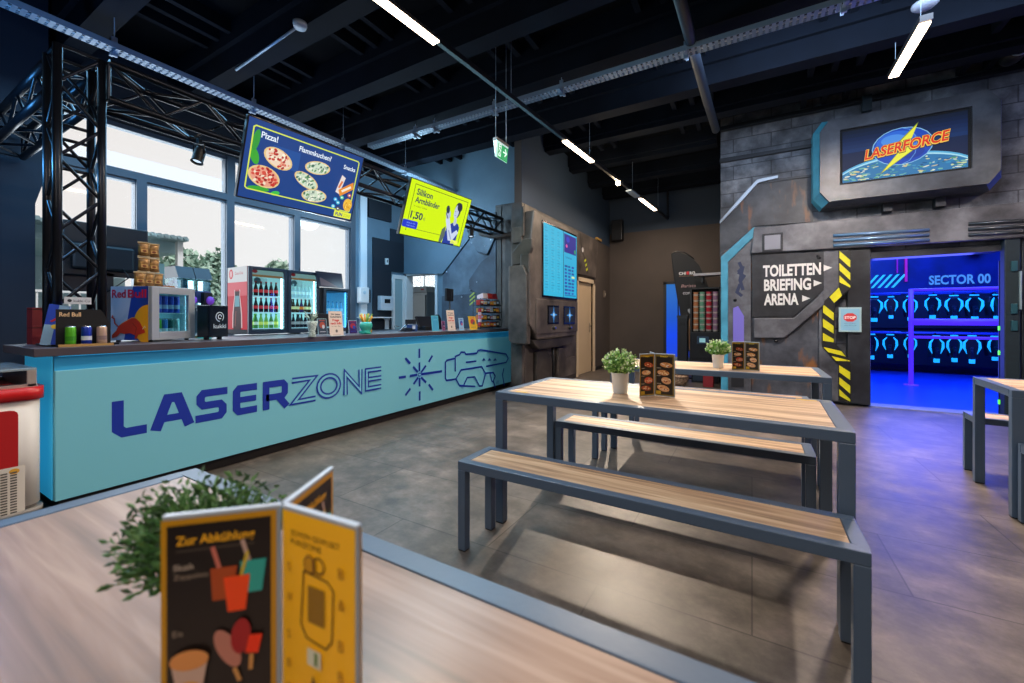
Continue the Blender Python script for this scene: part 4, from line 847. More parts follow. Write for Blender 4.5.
# local: x along glass front (to the right), y = into depth; glass faces -y; picture on the left side (x=0 face, facing -x)
Wf, Df, Hf = .36, .30, .355
Wf = .355; Df = .335; Hf = .42
GR = M('#aeb4ba', .35, .3)
m = MB().box(0, .012, 0, Df, 0.012, Hf, M('#c4ccd6', .4)).box(Wf-.012, Wf, 0, Df, .012, Hf, GR).box(0, Wf, Df-.012, Df, .012, Hf, GR).box(0, Wf, .02, Df, .012, .035, GR).box(0, Wf, .02, Df, Hf-.03, Hf, M('#d0d4d8', .35)); m.build('cabinet', RB)
m = MB().box(0, .055, -.03, 0, .014, Hf, GR).box(Wf-.055, Wf, -.03, 0, .014, Hf, GR).box(.055, Wf-.055, -.03, 0, .014, .075, GR).box(.055, Wf-.055, -.03, 0, Hf-.055, Hf, GR); dr = m.build('door', RB, bevel=.004)
MB().box(.055, Wf-.055, -.018, -.014, .075, Hf-.055, glass('#dff8ff')).build('pane', dr)
MB().box(.02, Wf-.02, Df-.02, Df-.014, .04, Hf-.04, M('#bfe8ec', .5, em=.9, emc='#8fe0ea')).box(Wf-.03, Wf-.022, .01, .03, .04, Hf-.04, M('#ffffff', em=4, emc='#c0f4ff')).build('light_panel', RB)
MB().box(.015, Wf-.015, .02, Df-.02, .215, .22, M('#dfe8ea', .3)).build('shelf', RB)
g = G(0, step=.0006)   # picture painted in its own plane: x 0..Df (left = back), then turned onto the side
g.R(0, .012, Df, Hf, '#b4c0d0'); g.P([(.12, .012), (Df, .012), (Df, Hf), (.2, Hf)], '#1c3f98'); g.E(Df, .13, .13, .15, '#f0a81c', 0, 24, a0=90, a1=270); 
g.T('Red', .012, Hf-.085, .06, '#c81840', w=.125, off=.025); g.T('Bull', .155, Hf-.085, .06, '#c81840', w=.165, off=.025)
bull = [(x_*1.17, z_*1.12+.004) for x_, z_ in [(.012, .02), (.05, .03), (.075, .055), (.11, .05), (.15, .055), (.19, .04), (.185, .02), (.2, .018), (.215, .045), (.235, .05), (.265, .06), (.262, .075), (.245, .095), (.225, .13), (.195, .155), (.165, .158), (.13, .14), (.09, .12), (.06, .1), (.045, .07), (.012, .04)]]
g.P([(x*1.03-.002, z*1.03) for x, z in bull], '#f0a81c', layer=.5); g.P(bull, '#d03820')
g.S([(.07, .115), (.04, .14), (.035, .175), (.014, .185), (.024, .2)], .010, '#d03820', layer=.2); g.S([(.287, .095), (.307, .118), (.316, .105)], .007, '#f4d8a0', layer=.2); g.S([(.22, .05), (.235, .105), (.2, .14)], .004, '#8a1c18', layer=.2)
for i_, v_ in enumerate(g.v): g.v[i_] = (v_[1]-.0005, Df-v_[0], v_[2])
g.build('side_picture', RB)
for x in (.03, Wf-.03):
    MB().lathe([(0, 0), (.014, 0), (.014, .014), (0, .014)], BLACK, c=(x, .02, 0), n=10).lathe([(0, 0), (.014, 0), (.014, .014), (0, .014)], BLACK, c=(x, Df-.03, 0), n=10).build('foot', RB)
mt = Matrix.Translation(oz(148.5, 342)) @ Matrix.Rotation(ar_, 4, 'Z')
for r_ in range(2):
    for k in range(5):
        p = mt @ Vector((.078+k*.05, .07, .036+r_*.186))
        if r_: c = can(p, '#2448b8', label='blue and silver energy drink can on the upper shelf of the counter fridge', group='cans on the upper shelf of the counter fridge', deco='#a8c0dc')
        else:
            nm = ['silver', 'green', 'blue', 'dark teal', 'pale'][k]
            c = can(p, ['#c0c8d0', '#48b828', '#2c7cc0', '#206058', '#a8d0c8'][k], label='%s energy drink can on the lower shelf of the counter fridge' % nm, deco='#d8e8e8')
        c.scale = (.92, .92, 1.05)
# snack bags pyramid on the fridge
BAG = weather('#3a2410', '#8a6030', '#c89848', 30, .35, .2)
def bag(x, z, label):
    t = thing('snack_bag', label, 'snack bag', mt @ Vector((x, .10, z)), ar_-.5)
    m = MB(); W_, H_ = .036, .108; n = 6
    vs = []; fs = []
    for sgn in (-1, 1):
        for i in range(n+1):
            for j in range(n+1):
                u, v = i/n, j/n; pl = math.sin(PI*u)*math.sin(PI*v); vs.append(((u-.5)*2*W_*(.92+.1*abs(v-.5)*2), sgn*.016*pl**.6, v*H_))
    for q in range(2):
        o_ = q*(n+1)**2
        for i in range(n):
            for j in range(n): fs.append((o_+i*(n+1)+j, o_+(i+1)*(n+1)+j, o_+(i+1)*(n+1)+j+1, o_+i*(n+1)+j+1))
    m.add(vs, fs, BAG, True); m.build('pouch', t)
    MB().box(-W_*1.02, W_*1.02, -.002, .002, H_-.006, H_+.004, M('#c8b088', .4)).box(-W_*1.02, W_*1.02, -.002, .002, -.000, .006, M('#c8b088', .4)).build('seal', t)
    g = G(-.0165, step=.0004); g.R(-.02, .03, .02, .055, '#caa060'); g.E(0, .042, .012, .009, '#7a3a18'); g.build('print', t)
for k in range(3): bag(.02+k*.066, Hf, ['left', 'middle', 'right'][k]+' snack bag in the bottom row of the pile on the counter fridge')
for k in range(2): bag(.05+k*.072, Hf+.115, ['left', 'right'][k]+' snack bag in the middle row of the pile on the counter fridge')
for k in range(2): bag(.05+k*.072, Hf+.23, ['left', 'right'][k]+' snack bag in the top row of the pile on the counter fridge')
tag(MB().box(-.05, .05, -.03, .03, 0, .02, M('#8a5a34', .5)).build('wooden_block', loc=mt @ Vector((.22, .1, Hf)), rot=(0, 0, ar_)), 'small brown block on the counter fridge beside the snack bags', 'block')
tag(MB().box(-.1, .1, -.05, .05, 0, .018, M('#b08a50', .5)).build('wooden_board', loc=oz(199, 337.5), rot=(0, 0, ar_)), 'small wooden board between the two counter coolers', 'board')
t = tag(MB().box(-.04, .04, -.004, .004, 0, .2, M('#5f96a8', .4)).box(-.05, .05, -.02, .02, -.01, 0, M('#c0ccd0')).build('card_holder', loc=mt @ Vector((.27, .22, Hf+.01)), rot=(0, 0, ar_)), 'upright pale blue card standing on the back of the counter fridge', 'card')
# --- slush machine
t = thing('slush_machine', 'slush drink machine with two clear tanks, dark lids and purple taps', 'drink machine', (-5.72, 2.31, .97), math.radians(95))
t.scale = (.92, .8, 1.15)
MB().box(-.2, .2, -.1, .32, 0, .34, M('#a8b8bc', .4)).build('base', t, bevel=.01)
for k in (-1, 1):
    tk = MB().prismx([(-.08, .34), (.28, .34), (.28, .6), (-.04, .6)], k*.1-.088, k*.1+.088, glass('#cfeef4', .8)).build('tank', t)
    MB().prismx([(-.09, .6), (.3, .6), (.27, .72), (.0, .72)], k*.1-.095, k*.1+.095, M('#3a3438', .4)).build('lid', t)
    MB().prismx([(-.06, .36), (.26, .36), (.26, .48), (-.05, .48)], k*.1-.08, k*.1+.08, M('#7fd0e0' if k < 0 else '#a890c8', .5)).build('slush_ice', t)
    MB().box(k*.1-.05, k*.1+.05, -.18, -.1, .3, .46, BLACK).lathe([(0, 0), (.045, 0), (.04, .03), (0, .035)], M('#8a4ac8', .3, em=.25), c=(k*.1+.02, -.18, .38), n=14, axis='y').build('tap', t)
MB().box(-.2, .2, -.12, .3, -.0, .005, BLACK).build('feet', t)
MB().box(-.2, .2, -.103, -.1, .05, .3, M('#2c4c54', .4)).build('front_sheet', t)
# thermos / cyan lit tall case
t = tag(MB().box(-.04, .04, -.04, .04, 0, .24, M('#2fc0c8', .4, em=.35)).box(-.045, .045, -.045, .045, .24, .26, WHITE).box(-.041, -.02, -.041, .041, .03, .2, M('#c8e860', .4)).build('drink_carton', loc=(-4.3, 1.83, ZT), rot=(0, 0, 1.5)), 'tall turquoise carton between the two counter coolers', 'carton')
# --- black kukki cooler
kc = thing('black_cooler', 'black counter cooler with a white spiral logo and kukki lettering', 'cooler', oz(208, 340), math.radians(112))
MB().box(0, .185, 0, .105, .02, .285, M('#0e1a26', .3)).build('cabinet', kc, bevel=.006)
MB().box(.0, .185, -.015, 0, .02, .285, M('#0a1522', .2)).build('door', kc, bevel=.004)
g = G(-.0155, step=.0006); WT = '#cfe0ea'
g.S([(.098+.038*math.cos(q), .19+.038*math.sin(q)) for q in [k*.35-.9 for k in range(17)]], .007, WT); g.S([(.098+.017*math.cos(q), .19+.017*math.sin(q)) for q in [k*.5 for k in range(12)]], .008, WT); g.T('kukki', .035, .095, .036, WT, w=.125, off=.01); g.build('logo', kc)
for x in (.03, .155): MB().box(x-.012, x+.012, .03, .06, 0, .02, BLACK).build('foot', kc)
# --- fridges on the back counter
BOTM = {}
def bottle(body, lab, cap, liquid_em=0):
    k = (body, lab, cap)
    t = thing('drink_bottle', 'x', 'bottle', (0, 0, 0))
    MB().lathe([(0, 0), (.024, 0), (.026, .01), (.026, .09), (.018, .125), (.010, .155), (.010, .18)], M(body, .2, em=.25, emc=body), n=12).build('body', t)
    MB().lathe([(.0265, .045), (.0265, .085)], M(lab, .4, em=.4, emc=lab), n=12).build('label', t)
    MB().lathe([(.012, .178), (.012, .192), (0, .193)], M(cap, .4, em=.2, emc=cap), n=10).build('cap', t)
    return t
def drinks_fridge(label, y0, y1, x1, zb, zt, rows, red=False, depth=.48, nb=6, where='', blue=False):
    w = y1-y0; h = zt-zb
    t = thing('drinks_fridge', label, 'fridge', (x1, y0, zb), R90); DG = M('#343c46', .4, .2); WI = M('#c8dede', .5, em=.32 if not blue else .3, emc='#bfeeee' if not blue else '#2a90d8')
    m = MB().box(0, .015, 0, depth, 0, h, M('#d02030', .4) if red else DG).box(w-.015, w, 0, depth, 0, h, DG).box(0, w, depth-.02, depth, 0, h, DG).box(0, w, 0, depth, 0, .06, DG).box(0, w, 0, depth, h-.05, h, DG); m.build('cabinet', t, bevel=.002)
    MB().box(.015, w-.015, depth-.03, depth-.02, .06, h-.05, WI).box(.015, .018, .03, depth-.03, .06, h-.05, WI).box(w-.018, w-.015, .03, depth-.03, .06, h-.05, WI).build('liner', t)
    d = MB().box(0, .045, -.035, 0, .0, h, DG).box(w-.045, w, -.035, 0, 0, h, DG).box(.045, w-.045, -.035, 0, 0, .05, DG).box(.045, w-.045, -.035, 0, h-.035, h, DG).build('door', t, bevel=.003)
    MB().box(.045, w-.045, -.02, -.015, .05, h-.035, glass('#e8fbff', .5)).build('pane', d)
    MB().box(w-.065, w-.052, .0, .02, .06, h-.06, M('#ffffff', em=5 if not blue else 2, emc='#d8fbff' if not blue else '#50b8ff')).build('light_tube', t)
    if not blue:
        g = G(-.004, em=.45, step=.0006); g.R(.05, h-.12, w-.05, h-.04, '#b8d0c8'); g.R(.05, h-.13, w-.05, h-.10, '#c08048'); g.E(.09, h-.06, .035, .022, '#a02028'); g.build('header_sign', t)
        MB().box(.05, w*.62, .1, .3, h-.22, h-.13, M('#b8dcdc', .4, em=.3)).lathe([(0, .004), (.04, .002), (.045, 0)], M('#5f8088'), c=(w*.35, .1, h-.17), n=16, axis='y').build('cooling_unit', t)
    zs = []
    for k in range(len(rows)):
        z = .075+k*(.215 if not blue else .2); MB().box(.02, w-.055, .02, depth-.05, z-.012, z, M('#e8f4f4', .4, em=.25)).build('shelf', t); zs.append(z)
    for k, (src, desc, wl) in enumerate(rows):
        for j in range(nb):
            s_ = src[j % len(src)] if isinstance(src, list) else src; ds = desc[j % len(desc)] if isinstance(desc, list) else desc
            x = .07+j*(w-.15)/(nb-1)*.93
            dup(s_, Vector((x1-.06, y0+x, zb+zs[k])), 0, '%s on the %s shelf of the %s' % (ds, wl, where), '%s bottles, %s shelf, %s' % (ds, wl, where))
    return t
b_cola = bottle('#2a1410', '#e03030', '#b02020'); b_green = bottle('#8fc050', '#f0e060', '#40a040'); b_lime = bottle('#4a8a40', '#e8e8d0', '#80c040'); b_water = bottle('#bfe0e0', '#e0f0f0', '#d0e0e8')
b_brown = bottle('#3a2410', '#e8dca0', '#282018'); b_dark = bottle('#1c1826', '#a8a0a0', '#281830'); b_purp = bottle('#40205a', '#f08020', '#a02060'); b_blue = bottle('#5fb8e8', '#a8d8f0', '#2868a8')
F1 = drinks_fridge('glass door drinks fridge with red cola bottle picture on its side', 2.86, 3.37, -5.6, .99, 1.87, [([b_green, b_lime, b_green], 'green and yellow lemonade bottle', 'lowest'), (b_cola, 'dark cola bottle with red label', 'middle'), (b_cola, 'dark cola bottle with red label', 'upper')], red=True, where='red sided fridge')
F2 = drinks_fridge('second glass door drinks fridge right of the red sided one', 3.38, 3.86, -5.6, .99, 1.87, [(b_dark, 'dark bottle with pale label', 'lowest'), ([b_brown, b_brown, b_brown, b_purp], ['brown bottle with cream label', 'brown bottle with cream label', 'brown bottle with cream label', 'purple bottle with orange label'], 'middle'), (b_water, 'clear water bottle', 'upper')], where='second fridge')
F3 = drinks_fridge('low fridge with blue lit bottles right of the two tall fridges', 3.93, 4.4, -5.6, .99, 1.66, [(b_blue, 'blue lit bottle', 'lower'), (b_blue, 'blue lit bottle', 'upper')], where='blue lit fridge', blue=True, nb=5)
for b_ in (b_cola, b_green, b_lime, b_water, b_brown, b_dark, b_purp, b_blue):     # the first-built bottles stand beside the rows
    pass
# first-built bottles are moved into a second row of the red fridge and its neighbour
for k, (b_, fr) in enumerate(((b_cola, 'a'), (b_green, 'a'), (b_lime, 'a'), (b_water, 'b'), (b_brown, 'b'), (b_dark, 'b'), (b_purp, 'b'), (b_blue, 'c'))):
    z = {0: 1.28, 1: 1.065, 2: 1.065, 3: 1.495, 4: 1.28, 5: 1.065, 6: 1.28, 7: 1.065}[k]; y = {'a': 2.95+.08*k, 'b': 3.1+.11*k, 'c': 4.15}[fr]
    b_.location = (-5.75, min(y, 4.5), z)
    b_['label'] = ['cola bottle', 'yellow green lemonade bottle', 'dark green lime bottle', 'clear water bottle', 'brown bottle', 'dark bottle', 'purple bottle with orange label', 'blue lit bottle'][k]+' in the second row inside the '+{'a': 'red sided fridge', 'b': 'second fridge', 'c': 'blue lit fridge'}[fr]
# red side picture of fridge 1 (facing -Y in world)
g = G(-.0012, step=.0007, em=.75); D1 = .48; H1 = .88  # glow added to the print itself to hold its colours
g.R(0, .0, D1, .06, '#181c28'); g.R(0, .06, D1, H1, '#c82434'); g.R(0, H1-.2, D1, H1, '#dfe4e8'); g.R(0, H1-.38, D1, H1-.2, '#e06a74'); g.E(.09, H1-.09, .05, .065, '#d83848'); g.E(.09, H1-.09, .03, .045, '#f0c8cc'); g.T('Coca-Cola', .19, H1-.1, .035, '#d06a74', w=.2, off=.01)
btl = [(-.1, .06), (.1, .06), (.095, .25), (.075, .38), (.055, .5), (.06, .56), (-.06, .56), (-.055, .5), (-.075, .38), (-.095, .25)]
g.P([(.25+x*1.25, z+.02) for x, z in btl], '#e8c8cc'); g.P([(.25+x, z) for x, z in btl], '#3a1418'); g.P([(.25-.06, .36), (.25+.06, .36), (.25+.05, .5), (.25-.05, .5)], '#6fa8b8'); g.S([(.2, .1), (.22, .3)], .012, '#a85a50', layer=.2); g.R(.2, .56, .3, .58, '#b83040', layer=.2)
# put onto the side: local fridge x=0 face, facing -x ; picture x runs back->front
for i_, v_ in enumerate(g.v): g.v[i_] = (v_[1], D1-v_[0], v_[2])
g.build('side_picture', F1)
# dark tilted price tablet on blue fridge
t = tag(MB().box(-.24, .2, -.01, .01, 0, .23, M('#221c2a', .3)).prism([(-.19, 0.01), (.1, .01), (-.19, .14)], -.012, -.01, M('#6a4a48', .4)).build('menu_tablet', loc=(-5.5, 4.02, 1.665), rot=(-.2, 0, R90)), 'dark tilted tablet standing on top of the blue lit fridge', 'tablet')
# POS screen back
t = thing('cash_register_screen', 'black register screen behind the bar in front of the fridges', 'register', (-4.25, 2.95, ZT-.0), R90+.1)
MB().box(-.15, .15, -.01, .02, .08, .23, BLACK).build('panel', t, bevel=.006); MB().box(-.03, .03, -.03, .03, 0, .1, BLACK).build('stand', t); MB().box(-.09, .09, -.07, .07, 0, .012, BLACK).build('base', t)

# --- small bar-top items
p = oz(312, 337)
t = thing('decorative_vase', 'speckled pale vase with grassy stems on the bar', 'vase', p)
MB().lathe([(0, 0), (.026, 0), (.03, .01), (.022, .04), (.034, .09), (.04, .12), (.036, .122), (.0, .1)], weather('#5a706a', '#b8c8c0', '#e8f0e8', 90, .5), n=18).build('body', t)
m = MB(); rn = random.Random(5)
for _ in range(26):
    a = rn.uniform(0, 6.28); m.tube([(0, 0, .1), (.02*math.cos(a), .02*math.sin(a), .14), (.05*math.cos(a), .05*math.sin(a), rn.uniform(.15, .2))], .003, M(rn.choice(['#a8bca8', '#d8e0d0', '#7a9080'])), n=4)
m.build('stems', t); t.scale = (1.25,)*3
def card(px, py, w, h, bg, label, draw, rz=R90, name='table_card', base=True, tilt=-.12):
    t = thing(name, label, 'sign', oz(px, py), rz)
    q = MB().box(-w/2, w/2, 0, .004, 0, h, M(bg, .4)).build('panel', t, rot=(tilt, 0, 0), bevel=.001)
    g = G(-.0004, step=.0004); draw(g, w, h); g.build('print', q)
    if base: MB().box(-w/2-.004, w/2+.004, -.02, .05, 0, .006, M('#b8c0c4', .3)).build('base', t)
    return t
def d_wir(g, w, h):
    g.R(-w/2, 0, w/2, h, '#e0cdbd'); g.T('Wir bieten', 0, h*.84, .018, '#2a2430', w=w*.7, off=.03, align='c'); g.T('Gutscheine', 0, h*.74, .018, '#2a2430', w=w*.8, off=.03, align='c', layer=.1)
    g.T('Frage', 0, h*.6, .022, '#c82828', w=w*.5, off=.04, align='c', layer=.1); g.T('nach Info', 0, h*.47, .022, '#c82828', w=w*.8, off=.04, align='c', layer=.1); g.T('an der Bar', 0, h*.37, .012, '#806858', w=w*.7, align='c', layer=.1)
    g.E(0, h*.2, .013, .016, '#6a6058'); g.S([(-w*.3, h*.06), (w*.3, h*.06)], .003, '#b09a88')
card(337, 336, .155, .25, '#d8c4b4', 'tall cream sign with red lettering beside the pale vase on the bar', d_wir)
def d_blu(c1, c2, c3):
    def f(g, w, h):
        g.R(-w/2+.005, .005, w/2-.005, h-.005, c1); g.E(0, h*.6, w*.3, h*.2, c2); g.E(w*.1, h*.5, w*.14, h*.12, c3); g.S([(-w*.3, h*.2), (w*.3, h*.2)], .006, c3); g.S([(-w*.3, h*.88), (w*.3, h*.88)], .008, c2)
    return f
card(353.5, 334, .115, .155, '#bcd0dc', 'small white framed card with purple picture left of the teal pot', d_blu('#4a2c7a', '#c83048', '#3050c8'))
card(323, 335, .11, .175, '#9ec4cc', 'pale blue card with dark picture beside the vase', d_blu('#2c3c50', '#b04830', '#c8d0d8'))
for px, py, lb in ((326, 334.5, 'left'), (332.5, 334.6, 'right')):
    t = tag(MB().lathe([(0, 0), (.022, 0), (.03, .02), (.028, .035), (0, .04)], M('#1c3850' if lb == 'left' else '#20242c', .3), n=14).build('small_bowl', loc=oz(px, py)), lb+' of the two small dark bowls in front of the cream sign', 'bowl')
tag(MB().lathe([(0, 0), (.014, 0), (.014, .08), (.006, .1), (.006, .12), (0, .12)], M('#1a1c28', .3), n=12).build('dark_bottle', loc=oz(347, 334)), 'small dark bottle right of the cream sign', 'bottle')
# teal ceramic pot with yellow sticks
p = oz(366, 334)
t = thing('ceramic_pot', 'shiny teal rounded ceramic pot holding yellow and orange sticks on the bar', 'pot', p)
m = MB().lathe([(0, 0), (.045, 0), (.05, .012), (.04, .03), (.05, .05), (.062, .075), (.06, .1), (.045, .118), (.04, .11), (0, .1)], M('#3fb8a0', .25, coat=.4), n=20); m.build('body', t)
MB().ball((-.03, -.035, .018), .018, M('#3fb8a0', .25), sc=(1.2, 1, .9)).ball((.035, -.03, .018), .018, M('#3fb8a0', .25), sc=(1.2, 1, .9)).build('feet', t)
tag(MB().ball((0, 0, .024), .016, M('#c8a040', .35), sc=(1, .7, 1.5)).build('gold_ornament', loc=oz(371, 333.2)), 'small golden ornament leaning on the teal pot', 'ornament')
m = MB(); rn = random.Random(2)
for _ in range(14):
    a = rn.uniform(0, 6.28); m.tube([(.02*math.cos(a), .02*math.sin(a), .1), (.06*math.cos(a), .06*math.sin(a), rn.uniform(.16, .2))], [.006, .008], M(rn.choice(['#e8c030', '#f0a030', '#e8702c', '#88b040', '#f0d860'])), n=6)
m.build('sticks', t); t.scale = (1.15,)*3
# right group
card(436, 331.5, .14, .215, '#5fb4c8', 'light blue card in a wooden frame on the right part of the bar', lambda g, w, h: (g.R(-w/2+.012, .012, w/2-.012, h-.012, '#3f9ec4'), g.T('WLAN', 0, h*.7, .016, '#8fd0e8', w=w*.5, align='c')))
card(444, 331, .07, .14, '#c8a0b8', 'narrow pink card behind the cream sign on the right part of the bar', d_blu('#a83a6a', '#3a2c50', '#e8a0b0'))
card(452, 331, .165, .29, '#e4d4c4', 'tall cream sign with red lettering on the right part of the bar', d_wir)
card(462, 330.5, .11, .18, '#a8cce0', 'light blue card with a purple picture right of the second cream sign', d_blu('#8ab8d8', '#2c3ca0', '#c84040'))
card(474, 330, .19, .21, '#d8b830', 'yellow card with colourful picture beside the snack rack', d_blu('#d8a828', '#a82c48', '#3a6a50'), tilt=-.2)
# pole display
p = Vector((-4.25, 5.0, ZT))
t = thing('pole_display', 'black customer display on a tall pole behind the bar', 'display', (-4.2, 5.22, 1.02), R90+.2)
MB().tube([(0, 0, 0), (0, 0, .47)], .013, BLACK, n=10).build('pole', t); MB().box(-.14, .10, -.02, .02, .45, .65, BLACK).build('screen', t, bevel=.006); MB().box(.02, .03, -.024, -.02, .47, .62, M('#3a4048')).build('card_slot', t); MB().box(-.09, .09, -.08, .08, 0, .015, BLACK).build('base', t)
t = thing('cash_register', 'dark touch cash register with tilted screen behind the right part of the bar', 'register', (-4.12, 4.62, ZT), R90+.15)
MB().box(-.2, .2, -.01, .015, .05, .22, M('#12161e', .3)).build('screen', t, rot=(-.4, 0, 0), bevel=.005); MB().box(-.15, .15, -.05, .15, 0, .06, BLACK).build('base', t, bevel=.01)
t = thing('card_terminal', 'slanted black card terminal on a metal arm left of the blue card', 'terminal', (-3.98, 4.05, ZT), R90)
MB().tube([(-.15, 0, .005), (.05, 0, .13)], .008, CHROME, n=8).build('arm', t); MB().box(-.02, .14, -.03, .02, .1, .16, BLACK).box(-.08, .1, -.05, .05, 0, .05, M('#141a28', .3)).build('terminal', t, bevel=.006); MB().box(.04, .14, -.05, .05, 0, .09, M('#3a5c9a', .3)).box(.05, .1, -.052, -.05, .03, .08, M('#c8d0e0')).build('keypad', t)
t = thing('chair_backrest', 'rounded dark chair back behind the yellow card', 'chair', (-4.85, 5.7, 0), R90+.3)
MB().prism([(-.16, .75), (.16, .75), (.19, 1.0), (.15, 1.2), (.06, 1.26), (-.06, 1.26), (-.15, 1.2), (-.19, 1.0)], 0, .05, M('#14181f', .6)).build('backrest', t, bevel=.02)
MB().box(-.22, .22, -.44, .0, .6, .68, M('#14181f', .6)).build('seat', t, bevel=.03); MB().tube([(0, -.2, .06), (0, -.2, .6)], .025, CHROME, n=10).build('column', t); MB().lathe([(0, 0), (.24, 0), (.22, .02), (.04, .06), (0, .06)], BLACK, c=(0, -.2, 0), n=20).build('foot', t); MB().box(-.03, .03, -.05, .0, .6, .85, BLACK).build('back_post', t)
# snack rack
p = Vector((-3.93, 5.88, ZT)); p = oz(487, 329.3)+Vector((0, .26, 0))
rk = thing('snack_rack', 'wire rack of candy bars and snack packs at the right end of the bar', 'rack', p+Vector((-.12, .02, 0)), R90-.1)
m = MB()
for x in (-.25, .25):
    for y in (0, .16): m.tube([(x, y, 0), (x, y, .5)], .005, BLACK, n=6)
for z in (.02, .14, .26, .38): m.box(-.26, .26, -.02, .17, z, z+.006, BLACK).box(-.26, .26, -.024, -.02, z, z+.02, BLACK)
m.build('frame', rk)
mr_ = Matrix.Translation(rk.location) @ Matrix.Rotation(R90-.1, 4, 'Z'); rn = random.Random(8)
lv = [('lowest', .026), ('second', .146), ('third', .266), ('top', .386)]
colr = [('orange', '#e07820'), ('dark brown', '#3a241c'), ('white', '#d8d8dc'), ('red', '#b82c28'), ('black', '#181a22'), ('golden', '#c89040')]
for nm, z in lv:
    for k in range(6):
        cn, ch = ('orange', '#e07820') if nm == 'lowest' and k % 2 == 0 else colr[(k*5+len(nm)) % 6]
        p = mr_ @ Vector((-.21+k*.083, .05, z+.005)); hgt = rn.uniform(.05, .095)
        m = MB().box(-.037, .037, -.05, .04, 0, hgt, M(ch, .35)); m.box(-.026, .026, -.0515, -.05, hgt*.3, hgt*.7, M(rn.choice(['#e8e0d0', '#f0c040', '#c8d8e8']), .4))
        tag(m.build('candy_pack', loc=p, rot=(rn.uniform(-.2, .0), 0, R90-.1), bevel=.003), '%s candy pack, %s on the %s tier of the rack' % (cn, ['first from the left', 'second from the left', 'third from the left', 'third from the right', 'second from the right', 'first from the right'][k], nm), 'candy')
for k in range(3):
    p = mr_ @ Vector((-.13+k*.13, .06, .5)); m = MB().prismx([(-.07, 0), (.07, .0), (.07, .05), (-.05, .09)], -.06, .06, M(['#e8d0d0', '#c03028', '#a02430'][k], .35))
    tag(m.build('snack_box', loc=p, rot=(0, 0, R90-.1), bevel=.004), ['pale pink', 'bright red', 'dark red'][k]+' snack box lying on top of the snack rack', 'box')
for k in range(5):
    p = mr_ @ Vector((-.295, -.02+.0*k, .06+k*.055)); tag(MB().box(-.028, .028, -.012, .012, 0, .05, M(['#c84050', '#e8d8e0', '#d07090', '#e0c8d0', '#b83040'][k], .4)).box(-.03, .03, .012, .016, -.01, .055, M('#20242c')).build('candy_bag', loc=p, rot=(0, 0, R90-.1)), '%s small candy bag left on the snack rack, %s from the bottom' % (['red', 'white', 'pink', 'pale pink', 'dark red'][k], ['first', 'second', 'third', 'fourth', 'fifth'][k]), 'candy')

# ================================================================== ICE CREAM FREEZER
fz = thing('ice_cream_freezer', 'white ice cream chest freezer with red rim left of the bar', 'freezer', (-3.6, .705, 0), 0)
FW = M('#ddd8d0', .4); RD = M('#c81418', .35)
def rr(x0, x1, y0, y1, r, n=6):
    out = []
    for cx, cy, a in ((x1-r, y0+r, -90), (x1-r, y1-r, 0), (x0+r, y1-r, 90), (x0+r, y0+r, 180)):
        out += [(cx+r*math.cos(math.radians(a+k*90/n)), cy+r*math.sin(math.radians(a+k*90/n))) for k in range(n+1)]
    return out
def slab(mb, pts, z0, z1, mat):
    n = len(pts); vs = [(x, y, z0) for x, y in pts]+[(x, y, z1) for x, y in pts]
    mb.add(vs, [list(range(n))[::-1], list(range(n, 2*n))], mat); mb.add(vs, [(i, (i+1) % n, (i+1) % n+n, i+n) for i in range(n)], mat, True); return mb
slab(MB(), rr(-.62, 0, -1.3, 0, .07), .12, .73, FW).build('body', fz)
slab(slab(MB(), rr(-.61, -.01, -1.29, -.01, .07), .10, .125, M('#807a74')), rr(-.63, .01, -1.31, .01, .07), .07, .1, M('#8a847c', .4)).build('base_ring', fz)
slab(MB(), rr(-.635, .015, -1.315, .015, .08), .73, .80, RD).build('red_rim', fz)
AL = M('#b8aaa0', .35, .4)
MB().box(-.6, -.02, -.06, -.02, .8, .9, AL).box(-.06, -.02, -1.28, -.02, .8, .82, AL).box(-.6, -.56, -1.28, -.02, .8, .82, AL).box(-.6, -.02, -1.28, -1.24, .8, .9, AL).build('lid_frame', fz, bevel=.004)
MB().box(-.6, -.02, -1.28, -.02, .895, .91, M('#9fb0b8', .2, .3)).build('top_rim', fz, bevel=.003)
MB().box(-.022, -.018, -1.24, -.06, .82, .895, glass('#f0f4ff', 1)).build('glass_lid', fz)
MB().box(-.55, -.08, -1.2, -.08, .74, .805, M('#d8c8c0', .5)).box(-.5, -.1, -.5, -.1, .8, .82, M('#e84030', .4)).build('contents', fz)
g = G(0, step=.001); g.R(-.8, .30, -.095, .68, '#b01014', r=.03); g.R(-.4, .08, -.07, .36, '#d8d0c4'); g.E(-.11, .335, .02, .015, '#d8a030')
for k in range(2):
    for j in range(16): g.R(-.125-k*.035, .1+j*.015, -.1-k*.035, .108+j*.015, '#5a544e', layer=.02)
for i_, v_ in enumerate(g.v): g.v[i_] = (-v_[1]+.001, v_[0], v_[2])
g.build('front_print', fz)
for y in (-.15, -1.15):
    for x in (-.1, -.5): MB().lathe([(0, -.012), (.035, -.012), (.035, .012), (0, .012)], BLACK, c=(x, y, .035), n=14, axis='x').build('wheel', fz)

